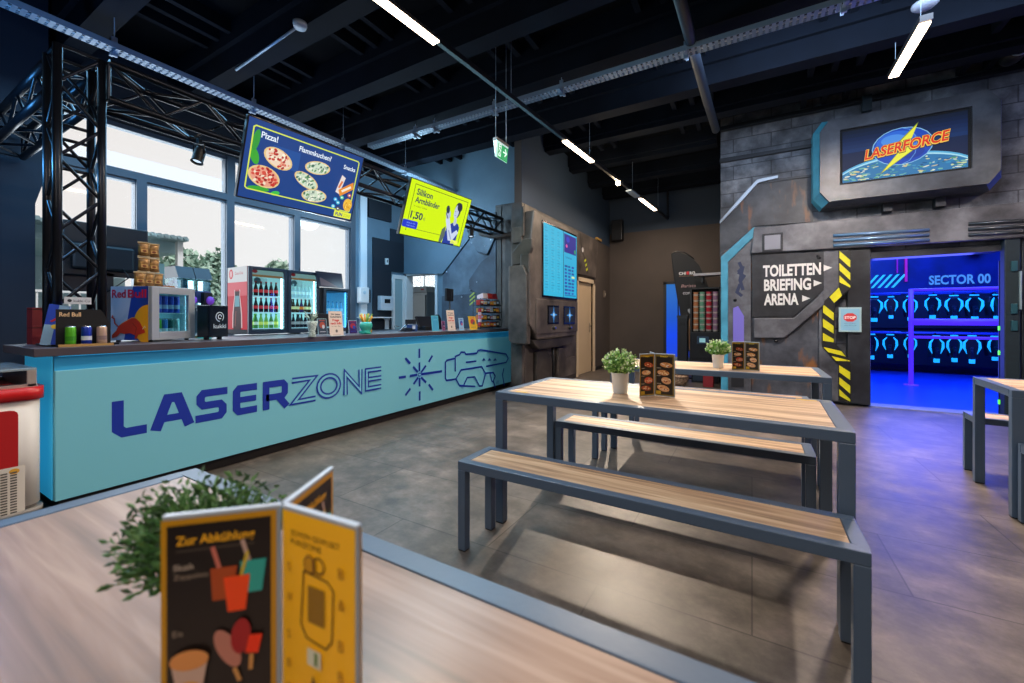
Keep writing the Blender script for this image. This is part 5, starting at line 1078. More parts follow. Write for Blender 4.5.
# ================================================================== ARENA WALL DRESSING
yw = YA-.1
def awp(px, py, dy=.12):
    p = onY(px, py, YA-dy); return (p.x, p.z)
def ap(*pts, dy=.12): return [awp(*p, dy=dy) for p in pts]
PG = weather('#33343a', '#54555c', '#74767e', 2.6, .42, .1); PD = weather('#17181c', '#26282e', '#383b42', 3, .4, .1); PM = weather('#2a2c33', '#43464f', '#5c606a', 3, .42, .1, rust='#8a5a30')
CY = M('#3f88a4', .45, em=.05, emc='#2aa8d0', var=.3, bscale=4)
P_ = thing('scifi_portal', 'large grey sci fi portal cladding around the arena doorway with painted panels', 'portal', (0, YA-.002, 0), 0)
MB().prism(ap((754, 228), (1090, 196), (1090, 234), (751, 254), (751, 254)), -.16, -.05, PG).build('header_beam', P_, bevel=.015)
MB().prism(ap((722, 262), (755, 231), (751, 254), (751, 398), (722, 396)), -.1, 0, PG).build('left_pillar', P_, bevel=.01)
MB().prism(ap((721, 257), (754, 227), (758, 233), (728, 262), (728, 392), (721, 392)), -.14, -.0, CY).build('blue_edge', P_, bevel=.008)
MB().prism(ap((751, 252), (826, 250), (826, 292), (822, 400), (751, 398)), -.07, 0, PM).build('lower_panel', P_, bevel=.008)
MB().prism(ap((752, 253), (824, 251), (824, 290), (794, 317), (752, 317)), -.112, -.05, PD, PG).build('sign_panel', P_, bevel=.006)
MB().prism(ap((754, 318), (794, 318), (824, 291), (824, 305), (784, 338), (754, 338)), -.14, -.05, PG).build('slanted_bar', P_, bevel=.01)
MB().prism(ap((819, 249), (843, 248), (843, 290), (828, 306), (828, 348), (842, 364), (842, 402), (819, 400)), -.11, 0, PG).build('inner_pillar', P_, bevel=.01)
MB().prism(ap((848, 247), (871, 246), (871, 406), (848, 403)), -.10, 0, PD).build('door_jamb', P_, bevel=.006)
MB().prism(ap((843, 253), (1004, 244), (1004, 250), (843, 260)), -.05, .19, PD).build('door_head', P_)
MB().prism([(X1-.03, 0), (X1+.1, 0), (X1+.1, 2.15), (X1-.03, 2.15)], -.13, -.02, M('#0c2028', .7, var=.2)).build('right_jamb', P_, bevel=.01)
for z in (.35, 1.05, 1.25, 1.75): MB().box(X1+.02, X1+.07, -.15, -.12, z, z+.12, M('#2a5560', .4, .3)).build('hinge', P_, bevel=.004)
MB().box(X1+.085, X1+.1, -.16, -.12, 1.3, 1.75, M('#a8c0c8', .3, .5)).build('handle_bar', P_, bevel=.004)
MB().prism([(X1+.12, 0), (3.6, 0), (3.6, 2.3), (X1+.12, 2.3)], -.09, 0, M('#15202a', .5, var=.3, bscale=4)).build('right_panel', P_, bevel=.01)
# hazard strips
hz = MB(); YL = M('#d0c818', .45, var=.1, bscale=15); HB = M('#101114', .5)
def hazard(name, pathL, pathR, dyo=-.125):
    m = MB(); m.prism([*pathL, *pathR[::-1]], dyo, -.05, HB); g = G(dyo-.001, step=.0)
    n = len(pathL)
    for i in range(n-1):
        a0, a1, b0, b1 = [Vector(q) for q in (pathL[i], pathL[i+1], pathR[i], pathR[i+1])]
        ln = ((a1-a0).length+(b1-b0).length)/2; k = max(1, round(ln/.19))
        for j in range(k):
            f0, f1 = (j+.0)/k-(.1/ln if not i and not j else 0)*0, (j+.58)/k; sk = .15/ln; ins = .07
            la, lb = a0.lerp(a1, f0-.0), a0.lerp(a1, f1); ra, rb = b0.lerp(b1, min(1, f0+sk)), b0.lerp(b1, min(1, f1+sk))
            q = [la.lerp(ra, ins), lb.lerp(rb, ins), lb.lerp(rb, 1-ins), la.lerp(ra, 1-ins)]
            g.P([tuple(v) for v in q], YL, layer=0)
    s = m.build(name, P_, bevel=.004); g.build('stripes', s)
hazard('hazard_strip', ap((838.5, 250), (838.5, 287), (822, 303.5), (822, 346.6), (838.3, 364.7), (838.3, 400)), ap((851, 250), (851, 288), (834.5, 303.5), (834.5, 342.4), (851, 361), (851, 402)))
hz2L = [(2.86, .85), (2.80, 1.0), (2.80, 1.32), (2.95, 1.5), (2.95, 1.7)]; hz2R = [(3.05, .7), (3.0, .95), (3.0, 1.35), (3.15, 1.6), (3.15, 1.8)]
hazard('hazard_strip', hz2L[::-1], hz2R[::-1], -.11)
# door threshold
MB().box(X0-.02, X1+.02, -.06, .22, 0, .012, M('#8a8f98', .4, .3)).build('threshold', P_)
g = G(-.16, step=.001); 
def tpx(px, py, dy=.162): return awp(px, py, dy)
for (xa, xb_, yy) in ((833, 929, (238, 242.2, 246)), (968, 1080, (227, 231, 235))):
    for k, y_ in enumerate(yy):
        sl = -.052 if xa > 900 else -.048; y_ = (232.6+k*5.0 if xa < 900 else 0)+ (0 if xa < 900 else (221+k*5.5)); y_ += 3
        y2 = y_-(xb_-xa)*.06
        a = tpx(xa, y_); b = tpx(xb_, y2); m = MB().tube([(a[0], -.165, a[1]), (b[0], -.165, b[1])], .022, M('#6f8fb0' if xa < 900 else '#3f444c', .25, .6), n=8); m.build('vent_bar', P_)
a0 = tpx(764.5, 236); a1 = tpx(780.5, 249); MB().box(a0[0]-.03, a1[0]+.03, -.175, -.15, a1[1]-.03, a0[1]+.03, PD).build('square_lamp_frame', P_, bevel=.008); MB().box(a0[0], a1[0], -.185, -.17, a1[1], a0[1], M('#7a7c88', .5, em=.05)).build('square_lamp', P_, bevel=.006)
MB().prism(ap((733, 308), (738, 306), (744, 316), (744, 342), (733, 342), dy=.12), -.115, -.09, M('#6a62b0', .4, em=.22, emc='#6a60c8')).build('purple_light', P_, bevel=.004)
MB().prism(ap((731, 376), (744, 376), (744, 387), (731, 387)), -.115, -.09, PD).build('small_hatch', P_, bevel=.006)
g = G(-.1015, step=.0008)      # graffiti swirls on the left pillar
for q in ([(739, 262), (742, 268), (738, 272)], [(738, 272), (744, 276), (740, 282)], [(743, 266), (740, 280), (743, 290)], [(740, 284), (737, 292), (742, 296)]): g.S([awp(*p) for p in q], .045, '#202c4c', layer=.2)
g.build('graffiti', P_)
m = MB()
for q in ((776, 341), (753, 231), (818, 256), (735, 300), (819, 258)):
    x, z = awp(*q); m.lathe([(0, .03), (.02, .02), (.025, 0)], M('#181a20', .3, .5), c=(x, -.1, z), n=12, axis='y')
m.build('bolts', P_)
# lettering
g = G(-.1125, step=.001); WL = '#d4d4d2'
dyl = .115
for txt, (xa, ya), xb_, (ye) in (('TOILETTEN', (763, 276.5), 821, 264), ('BRIEFING', (764, 290.5), 811, 281), ('ARENA', (764, 304.8), 798.5, 295.5)):
    a = awp(xa, ya, dyl); b = awp(xb_, ya-3, dyl); top = awp(xa, ye+2, dyl); g.T(txt, a[0], a[1], .158, WL, w=b[0]-a[0], off=.035)
for (px, py) in ((824.5, 268), (814.5, 283.2), (803, 298.5)):
    x, z = awp(px, py, dyl); g.P([(x-.01, z+.045), (x-.01, z-.045), (x+.085, z)], WL)
g.build('sign_lettering', P_)
# STOP notice
a0 = awp(838.5, 307.5, .106); a1 = awp(861, 332, .106)
sp = thing('stop_notice', 'light blue notice with a red stop sign on the black door jamb', 'notice', ((a0[0]+a1[0])/2, YA-.135, (a0[1]+a1[1])/2)); w = a1[0]-a0[0]; h = a0[1]-a1[1]
MB().box(-w/2, w/2, 0, .03, -h/2, h/2, M('#9fb8bc', .4)).build('plate', sp); g = G(-.0005, step=.0007); g.R(-w/2+.02, -h/2+.02, w/2-.02, h/2-.02, '#7fb0c8')
g.P([(.075*math.cos(PI/8+k*PI/4), .03+.062*math.sin(PI/8+k*PI/4)) for k in range(8)], '#c02c30'); g.T('STOP', 0, .012, .034, '#e8e0e0', w=.12, off=.03, align='c')
g.T('Kein Zutritt', 0, -.06, .014, '#3f6a88', w=.12, align='c'); g.T('ohne Personal', 0, -.085, .014, '#3f6a88', w=.13, align='c'); g.build('print', sp)
# blockwork details: ledge pipe and slanted metal strips
t = thing('wall_conduit', 'black cable duct with a joint box along the top of the arena wall', 'cable duct', (-.43, YA-.06, 0))
a = onY(722, 124, YA-.06); b = onY(1024, 66, YA-.06)
MB().box(0, 6.4, -.03, .05, a.z-.11, a.z-.05, M('#12161c', .4)).build('duct', t); MB().box(2.05-.43+.1, 2.15-.43+.1, -.05, .05, a.z-.25, a.z-.04, M('#1a2a34')).build('joint_box', t)
t = thing('wall_ledge', 'dark sloping ledge with thin metal strip on the blockwork left of the arena screen', 'ledge', (0, YA-.002, 0))
MB().prism(ap((720, 159), (813, 144), (813, 147), (720, 163), dy=.03), -.05, 0, M('#1c1f26', .5)).build('upper_ledge', t)
MB().prism(ap((720, 221), (741, 197), (757, 180), (778, 175.5), (778, 178), (758, 183), (742, 201), (720, 224), dy=.05), -.07, 0, M('#8a929a', .35, .5)).build('metal_strip', t)
MB().prism(ap((757, 181), (813, 174), (813, 176), (757, 184), dy=.05), -.04, 0, M('#22252b', .5)).build('lower_ledge', t)
MB().prism(ap((720, 224), (742, 201), (758, 184), (813, 177), (813, 222), (755, 226), (720, 256), dy=.02), -.025, 0, weather('#1c1d21', '#303238', '#4a4c52', 3, .5, 0, rust='#7a5030')).build('dark_panel', t)
# big framed screen
fy = .38
def fp(px, py): return awp(px, py, fy)
oct_ = [fp(*q) for q in ((820, 134), (830, 121), (990, 89), (1001, 101), (1001, 172), (988, 186.5), (829, 207), (820, 196))]
S_ = thing('arena_screen', 'wall screen in a thick octagonal sci fi frame above the arena doorway', 'screen', (0, YA-.002, 0), 0)
inn = [fp(840, 129.8), fp(972.5, 106.2), fp(973, 168), fp(840, 185.5)]
ix0, ix1 = inn[0][0], inn[1][0]; iz1 = (inn[0][1]+inn[1][1])/2; iz0 = (inn[2][1]+inn[3][1])/2
ox0, ox1 = oct_[0][0], oct_[3][0]; oz1 = oct_[1][1]; oz0 = oct_[6][1]; oz1 = iz1+.16; oz0 = iz0-.2
ch = .14; outer = [(ox0, oz0+ch), (ox0+ch*.7, oz0), (ox1-ch*.7, oz0), (ox1, oz0+ch), (ox1, oz1-ch), (ox1-ch*.7, oz1), (ox0+ch*.7, oz1), (ox0, oz1-ch)]
def ring(mb, out, inr, y0, y1, mat, side):
    # front ring face built as quads out->in with sides
    n = len(out); vs = [(x, y0, z) for x, z in out]+[(x, y0, z) for x, z in inr]+[(x*1.0, y1, z) for x, z in out]+[(x, y0+.03, z) for x, z in inr]
    mb.add(vs, [(i, (i+1) % n, (i+1) % n+n, i+n) for i in range(n)], mat)
    mb.add(vs, [(i, i+2*n, (i+1) % n+2*n, (i+1) % n) for i in range(n)], side); mb.add(vs, [(i+n, (i+1) % n+n, (i+1) % n+3*n, i+3*n) for i in range(n)], mat)
ins = [(ix0, iz0+.001), (ix0+.001, iz0), (ix1-.001, iz0), (ix1, iz0+.001), (ix1, iz1-.001), (ix1-.001, iz1), (ix0+.001, iz1), (ix0, iz1-.001)]
m = MB(); PF = weather('#262930', '#3c4048', '#555a62', 2.4, .42, .1); ring(m, outer, ins, -.38, -.28, PF, PF); m.build('frame', S_)
big = [(x+(-.06 if x < (ox0+ox1)/2 else .06), z+(.05 if z > (oz0+oz1)/2 else -.05)) for x, z in outer]
m = MB(); vs = [(x, -.33, z) for x, z in outer]+[(x, -.22, z) for x, z in big]+[(x, -.0, z) for x, z in big]; n = 8
for k in (0, 7, 6): m.add(vs, [(k, (k+1) % n, (k+1) % n+n, k+n), (k+n, (k+1) % n+n, (k+1) % n+2*n, k+2*n)], CY)
for k in (2, 3): m.add(vs, [(k, (k+1) % n, (k+1) % n+n, k+n), (k+n, (k+1) % n+n, (k+1) % n+2*n, k+2*n)], M('#2a3c78', .4, em=.08, emc='#3050c0'))
for k in (4, 5): m.add(vs, [(k, (k+1) % n, (k+1) % n+n, k+n), (k+n, (k+1) % n+n, (k+1) % n+2*n, k+2*n)], PF)
k = 1; m.add(vs, [(k, (k+1) % n, (k+1) % n+n, k+n), (k+n, (k+1) % n+n, (k+1) % n+2*n, k+2*n)], PF)
m.build('outer_casing', S_)
bm_ = MB().box(ix0, ix1, -.30, -.27, iz0, iz1, M('#07080b', .8)).build('screen_bezel', S_)
cxs, czs = (ix0+ix1)/2, (iz0+iz1)/2; w = ix1-ix0-.06; h = iz1-iz0-.06
g = G(-.352, em=.95, step=.0008, org=(cxs, czs)); g.y = -.352
g.R(-w/2, -h/2, w/2, h/2, '#061c44'); 
for k in range(6): g.R(-w/2, h/2-(k+1)*h/14, w/2, h/2-k*h/14, ['#05122e', '#06173a', '#071c46', '#082250', '#0a2858', '#0b2e62'][k], layer=.1)
arc = lambda rx, rz, z0_, c, l=1: g.P([(-w/2, -h/2)]+[(-w/2+w*t/16, min(h/2, z0_+rz*math.sqrt(max(0, 1-((t/8-1)*rx)**2)))) for t in range(17)]+[(w/2, -h/2)], c, l)
arc(.85, .3, -h/2-.02, '#58b0e0'); arc(.86, .29, -h/2-.03, '#a8e0f0', .5); arc(.87, .275, -h/2-.035, '#2a78b0'); g.L += 1
rn = random.Random(11)
for _ in range(170):
    x = rn.uniform(-w/2+.02, w/2-.02); zt = -h/2-.05+.27*math.sqrt(max(0, 1-(x/(w/2)*.88)**2)); z_ = rn.uniform(-h/2+.01, zt)
    g.E(x, z_, rn.uniform(.01, .035), rn.uniform(.004, .012), rn.choice(['#70b8a8', '#c8d8a0', '#3a90c0', '#e0e8d0', '#58a080', '#d8c888', '#1c5c90']), rn.uniform(-20, 20), 7, layer=.03)
g.L += 1; g.E(-.0+.0, .03, .29, .235, '#88c0e8'); g.E(0, .03, .28, .226, '#1848b8'); g.E(-.05, .08, .2, .15, '#2c68d8'); g.E(-.08, .12, .12, .07, '#4c90e8'); g.E(.08, -.06, .13, .08, '#1c3ca0')
g.S([(.28*math.cos(t)*.5, .03+.226*math.sin(t)) for t in [k*PI/6-1.57 for k in range(7)]], .008, '#5a94e0', layer=.3); g.S([(-.27, .06), (-.1, .02), (.1, .03), (.27, .06)], .008, '#5a94e0', layer=.3)
bolt = [(.14, .27), (-.05, .06), (.03, .045), (-.19, -.26), (.14, -.02), (.06, .0), (.1, .06)]
g.P([(x*1.12-.005, z*1.1) for x, z in [(.14, .27), (-.07, .03), (.02, .03), (-.19, -.27), (.16, .01), (.06, .015)]], '#8a9a18'); g.L += 1
g.P([(.14, .27), (-.07, .03), (.06, .015)], '#f0f048', layer=.5); g.P([(.16, .01), (.02, .03), (-.19, -.27)], '#f0f048', layer=.5)
for of_, c_ in ((.11, '#1c1030'), (.075, '#f8c850'), (.02, '#e02c1c')):
    g.T('LASERFORCE', -.36-of_*.08, -.075-of_*.08, .12, c_, w=.78+of_*.16, off=of_, rot=7, shear=.25)
for i_, v_ in enumerate(g.v): g.v[i_] = v_
g.build('display', S_)
# move bezel forward just behind the display
for v in bm_.data.vertices: v.co.y = -.351 if v.co.y < -.28 else -.27
MB().box(1.5, 1.6, -.12, 0, oz0-.16, oz0-.04, PD).build('mount', S_, bevel=.008)
MB().box(2.0, 2.1, -.12, 0, oz0-.16, oz0-.04, PD).build('mount', S_, bevel=.008)

# ================================================================== ARENA ROOM
def rail(name, label, pts_list, cat='rail'):
    pass
PU = M('#6a48c8', .3, em=.7, emc='#5a30e8')
rp_ = thing('purple_railing', 'purple glowing railing with a post inside the arena room', 'railing', (2.46, 9.97, 0))
MB().tube([(0, 0, .01), (0, 0, 1.72)], .035, PU, n=12).build('post', rp_); MB().lathe([(0, .012), (.1, .012), (.1, 0)], PU, n=18).build('foot', rp_)
for z, r_ in ((1.7, .025), (1.13, .06), (.86, .025)): MB().tube([(0, 0, z), (1.9, 0, z)], r_, PU, n=10).build('bar', rp_)
VB = M('#0a0e1c', .4); VC = M('#20c8e8', .3, em=.85, emc='#20b8e8'); VP = M('#102030', .4)
def vest():
    t = thing('laser_vest', 'x', 'vest', (0, 0, 0))
    m = MB().prism([(-.09, -.42), (.09, -.42), (.13, -.12), (.1, 0), (-.1, 0), (-.13, -.12)], -.06, .06, VB); m.build('body', t, bevel=.03)
    m = MB()
    for s in (-1, 1):
        m.tube([(s*.06, -.09, -.03), (s*.12, -.1, -.1), (s*.125, -.09, -.2), (s*.08, -.09, -.32)], [.008, .022, .026, .006], VC, n=6)
    m.tube([(-.07, -.08, .03), (.07, -.08, .03)], .014, VC, n=6); m.build('light_strips', t)
    MB().tube([(0, -.09, .07), (0, -.05, .09), (0, 0, .07), (0, 0, .0)], .012, VP, n=6).build('hook', t)
    p = MB().box(-.03, .03, -.14, -.06, -.42, -.2, VP).box(-.02, .02, -.2, -.06, -.3, -.25, VP).build('phaser', t, bevel=.008)
    MB().box(-.05, .05, -.12, -.07, -.5, -.42, VC).build('light_block', p, bevel=.005)
    return t
v0 = vest(); vx = [873, 891, 909, 934, 953, 972, 991]; first = True
for rw, (z, pyo) in enumerate(((1.62, 298), (.82, 334))):
    yv = 11.6
    for k, px in enumerate(vx):
        x = onY(px, 300, yv - (.5 if px in (906, 934, 962) else 0)).x; loc = (x, yv - (.5 if px in (906, 934, 962) else 0), z)
        lb = '%s laser tag vest from the left on the %s rail of the arena room' % (['first', 'second', 'third', 'fourth', 'fifth', 'sixth', 'seventh'][k], 'upper' if not rw else 'lower')
        if first: v0.location = loc; v0['label'] = lb; v0['group'] = 'laser vests hanging in the arena room'; first = False
        else: dup(v0, loc, random.uniform(-.6, .6), lb, 'laser vests hanging in the arena room', (random.uniform(.7, .95), random.uniform(.7, .95), random.uniform(.85, 1.05)))
for z, nm in ((1.7, 'upper'), (.9, 'lower')):
    r_ = thing('vest_rail', nm+' dark rail carrying laser vests in the arena room', 'rail', (.9, 11.6, z)); MB().tube([(0, 0, 0), (5, 0, 0)], .02, M('#1830a0', .3, em=.3), n=8).build('bar', r_)
    MB().tube([(0, -.5, 0), (5, -.5, 0)], .015, M('#1830a0', .3, em=.3), n=8).build('front_bar', r_)
    for x in (.2, 1.8, 3.6): MB().box(x, x+.05, -.5, .9, -.02, .02, VB).build('arm', r_)
    MB().box(0, 5, .6, .64, -.72, .04, M('#060a20', .6)).build('back_board', r_)
SG = thing('wall_lettering', 'glowing blue SECTOR 00 lettering on the arena room wall', 'lettering', (3.2, 12.59, 2.2))
g = G(0, em=1.0, step=.002); a = onY(929, 284.5, 12.58); b = onY(991, 282, 12.58); g.T('SECTOR 00', a.x-3.2, a.z-2.2, .19, '#4890f8', w=b.x-a.x, off=.03); g.build('letters', SG)
NS = thing('neon_stripes', 'short slanted blue neon stripes at the left of the arena room', 'neon light', (2.1, 12.58, 2.0)); g = G(0, em=1.5, step=.002)
a = onY(864, 288, 12.58)
for k in range(5): g.P([(a.x-2.1+k*.12, -.1), (a.x-2.1+.05+k*.12, -.1), (a.x-2.1+.27+k*.12, .2), (a.x-2.1+.22+k*.12, .2)], '#28a8f0', layer=.1)
g.build('stripes', NS)
PK = thing('pink_light_panel', 'small pink glow panel high on the arena room wall', 'light', (onY(907, 268, 12.5).x, 12.55, onY(907, 268, 12.5).z)); MB().box(-.02, .02, 0, .03, -.3, .25, M('#a01880', em=.5, emc='#c01890')).box(-.16, -.14, 0, .03, -.1, .3, M('#a01880', em=.4, emc='#a018c0')).build('panel', PK); MB().box(-.06, .06, -.02, 0, .22, .28, M('#ff40a0', em=1.2)).build('lamp', PK)
DP = tag(MB().prism([(0, 0), (1.5, 0), (1.5, -.9), (1.3, -.9), (1.2, -.35), (0, .3)], 0, .15, M('#10185a', .4, var=.3)).build('wall_relief', loc=(2.7, 12.4, 3.45)), 'dark blue angular relief on the arena room wall', 'wall relief')
GL = thing('green_marker_lights', 'small green marker lights on the right side of the arena doorway', 'light', (X1+.0, YA+.05, 0))
for z in (.15, .75, 1.05): MB().box(-.02, .01, -.02, .0, z, z+.05, M('#60f040', em=1.8, emc='#50e828')).build('marker', GL)
MB().box(-.01, 0.01, .0, .02, 0, 1.9, M('#0a1830')).build('mount', GL)

# ================================================================== COFFEE CORNER
FL = thing('feather_flag', 'black coffee feather flag standing at the back wall', 'flag', (-1.08, 8.9, 0), 0)
# outline measured at its plane
def fl(px, py): 
    p = onY(px, py, 8.9); return (p.x+1.08, p.z)
pts = [fl(*q) for q in ((672, 253), (680, 252.5), (690, 256), (699, 265), (706, 280), (712, 297), (712, 360), (694, 362), (686, 345), (682, 325), (678, 300), (674, 275))]
mfl, nt, b_, N_, L_ = nodes('flag_fabric'); tc = N_('ShaderNodeTexCoord'); n_ = N_('ShaderNodeTexNoise'); n_.inputs['Scale'].default_value = 3; rp = N_('ShaderNodeValToRGB')
sx_ = N_('ShaderNodeSeparateXYZ'); mr = N_('ShaderNodeMapRange'); mr.inputs[1].default_value = 2.0; mr.inputs[2].default_value = .6; ad = N_('ShaderNodeMath'); ad.operation = 'MULTIPLY'
ramp(rp, [(.25, '#16181c'), (.4, '#3a3430'), (.55, '#a88868')]); L_(tc.outputs['Object'], n_.inputs['Vector']); L_(tc.outputs['Object'], sx_.inputs[0]); L_(sx_.outputs[2], mr.inputs[0]); L_(mr.outputs[0], ad.inputs[0]); L_(n_.outputs['Fac'], ad.inputs[1]); L_(ad.outputs[0], rp.inputs[0]); L_(rp.outputs[0], b_.inputs['Base Color']); b_.inputs['Roughness'].default_value = .7
MB().prism(pts, -.004, .004, mfl).build('fabric', FL)
px0 = [fl(*q) for q in ((678, 300), (674, 275), (671.5, 254), (676, 251.5), (684, 252), (694, 259))]
MB().tube([(px0[0][0]+.02, 0, 0.05)]+[(x, 0, z) for x, z in px0], .012, BLACK, n=8).build('pole', FL); MB().box(-.6, .1, -.14, .14, 0, .03, BLACK).build('foot', FL)
g = G(-.005, step=.001); a = fl(679, 275); b = fl(697, 273); g.T('CHI', a[0], a[1], .055, '#e0e0e0', w=.13, off=.03); g.T('RO', a[0]+.2, a[1]+.0, .055, '#e0e0e0', w=.1, off=.03); g.E(a[0]+.165, a[1]+.03, .028, .035, '#d02028'); g.S([(a[0], a[1]-.03), (a[0]+.32, a[1]-.03)], .006, '#a08060')
a = fl(681, 289); g.T('Barista', a[0], a[1]+.03, .06, '#c8a0a0', w=.27, rot=0, shear=.3); a = fl(683, 293); g.T('COFFEE', a[0], a[1]-.03, .045, '#d0d0d8', w=.22, off=.02); g.build('lettering', FL)
g = G(-.005, step=.001); a = fl(686, 325); g.P([fl(684, 330), fl(690, 318), fl(697, 322), fl(700, 345), fl(694, 358), fl(688, 346)], '#a88468'); g.E(fl(692, 312)[0], fl(692, 312)[1], .09, .05, '#b8bcc4', -35); g.build('coffee_picture', FL)
# machine with cups
CM = thing('coffee_machine', 'dark coffee machine cabinet with cup tubes at the back', 'coffee machine', (-.98, 8.35, 0), 0)
MB().box(-.0, .46, 0, .4, 0, .44, M('#171b22', .4)).box(.03, .2, -.01, 0, .04, .4, M('#2c3a4a', .3)).box(.25, .43, -.01, 0, .04, .4, M('#1c2430', .3)).build('cabinet', CM, bevel=.006)
MB().box(-.02, .48, -.02, .36, .44, .94, M('#10151d', .35)).box(.1, .3, -.03, -.02, .72, .86, M('#2c4660', .3)).build('brewer', CM, bevel=.01)
MB().box(.14, .24, -.035, -.03, .75, .83, M('#9ad0d8', em=.3)).build('display', CM); MB().lathe([(0, 0), (.08, 0)], M('#04060a'), c=(.22, -.021, .58), n=16, axis='y').build('spout_opening', CM)
MB().box(-.03, .0, .05, .3, .94, 1.76, BLACK).box(.46, .49, .05, .3, .94, 1.76, BLACK).box(-.03, .49, .05, .3, 1.74, 1.77, BLACK).box(0, .46, .27, .3, .94, 1.74, M('#15181e')).build('cup_holder', CM)
cc = [('orange', '#e09868'), ('mint green', '#88c8a8'), ('bright red', '#e03c50'), ('lilac', '#b890b0')]
for k, (nm, ch_) in enumerate(cc):
    x = -.98+.06+k*.112; m = MB()
    for j in range(20):
        m.lathe([(.0, 0), (.04, 0), (.05, .03), (.052, .033), (.0, .034)], M(ch_, .4) if j % 3 else M('#e8e0d8', .4), c=(0, 0, j*.037), n=14)
    tag(m.build('cup_stack', loc=(x, 8.49, .95)), 'column of stacked %s paper cups above the coffee machine' % nm, 'cups')
t = thing('wall_shelf_board', 'pale shelf board above the cup columns at the arena wall corner', 'shelf', (-.62, 8.3, 1.98)); MB().box(-.32, .19, 0, .35, 0, .045, M('#a8a4a8', .5)).build('board', t, bevel=.004); MB().box(-.2, -.16, .1, .3, -.12, 0, BLACK).build('bracket', t)
t = thing('wicker_basket', 'brown round basket on the floor under the farther table', 'basket', (-1.16, 7.75, 0)); 
MB().lathe([(0, 0), (.15, 0), (.2, .14), (.2, .17), (.19, .17), (.14, .02), (0, .02)], weather('#4a3628', '#8a705a', '#b8a088', 40, .7), n=22).build('bowl', t); MB().lathe([(.195, .16), (.21, .165), (.21, .18), (.195, .18)], M('#5a4434', .7), n=22).build('rim', t)
t = thing('waste_bin', 'narrow black bin left of the coffee machine', 'bin', (-1.14, 8.45, 0)); MB().box(-.09, .09, -.1, .1, 0, 1.2, M('#15171c', .5)).build('body', t, bevel=.01); MB().box(-.095, .095, -.105, .105, 1.2, 1.25, M('#22252c', .5)).box(-.05, .05, -.106, -.1, 1.05, 1.12, M('#050608')).build('lid', t, bevel=.008)
t = thing('red_bottle_crate', 'small red crate on the floor behind the farther table', 'crate', (-.66, 8.0, .0)); MB().box(-.08, .08, -.1, .1, 0, .3, M('#a02830', .5)).build('box', t, bevel=.005); MB().box(-.082, .082, -.102, .102, .26, .28, M('#601418')).build('rim', t)
# wall speaker and small items on the back walls
a = onY(622, 230, YB-.15)
t = thing('wall_speaker', 'black loudspeaker mounted high in the back corner', 'speaker', (-2.86, YB-.02, 3.1)); MB().box(-.13, .13, -.2, 0, 0, .5, BLACK).build('cabinet', t, bevel=.015); MB().box(-.11, .11, -.205, -.2, .03, .47, M('#1c1f24', .8, bump=.5, bscale=300)).build('grille', t)
tag(MB().box(0, .03, -.05, .05, 0, .16, M('#6a5f56', .5)).box(.03, .035, -.01, .01, .05, .1, M('#d8d0c0')).build('wall_thermostat', loc=(KW, 9.75, 1.7)), 'small beige box on the brown wall right of the pale door', 'thermostat')
tag(MB().box(0, .04, 0, .35, 0, .05, M('#b08a48', .4)).build('orange_corner_strip', loc=(KW+.002, 9.1, 3.0)), 'short orange strip at the top corner of the kiosk wall', 'strip')

# ================================================================== LIGHTS
def area(loc, rot, sx, sy, power, col, name='lamp'):
    l = bpy.data.lights.new(name, 'AREA'); l.shape = 'RECTANGLE'; l.size = sx; l.size_y = sy; l.energy = power; l.color = col
    o = bpy.data.objects.new(name, l); C.objects.link(o); o.location = loc; o.rotation_euler = rot; return o
def point(loc, power, col, r=.05):
    l = bpy.data.lights.new('lamp', 'POINT'); l.energy = power; l.color = col; l.shadow_soft_size = r; o = bpy.data.objects.new('lamp', l); C.objects.link(o); o.location = loc; return o
WARM = (1, .80, .62)
for a, b in segs:
    mid = A+D.normalized()*(a+b)/2; area(mid+Vector((0, 0, -.02)), (0, 0, ang), (b-a)*.98, .07, 38, WARM)
area((1.215, 5.01, 3.58), (0, 0, R90), .86, .07, 150, WARM)
area((1.2, 1.2, 3.58), (0, 0, R90), .8, .07, 18, WARM); area((-2.3, -1.2, 3.48), (0, 0, R90), 1.5, .07, 40, WARM); area((1.2, -1.4, 3.58), (0, 0, R90), 1.0, .07, 35, WARM)
area((3.6, 5.0, 3.58), (0, 0, R90), .86, .07, 40, WARM)
sp_ = A+D.normalized()*seg_at(616, 182)+Vector((0, 0, -.10)); point(sp_, 25, (1, .78, .5), .04)
kl = bpy.data.lights.new('spot', 'SPOT'); kl.energy = 720; kl.color = (1, .82, .64); kl.spot_size = math.radians(80); kl.spot_blend = .55; kl.shadow_soft_size = .035
ko = bpy.data.objects.new('spot', kl); C.objects.link(ko); ko.location = sp_; ko.rotation_euler = (Vector((.1, 1.7, 0))-sp_).to_track_quat('-Z', 'Y').to_euler()
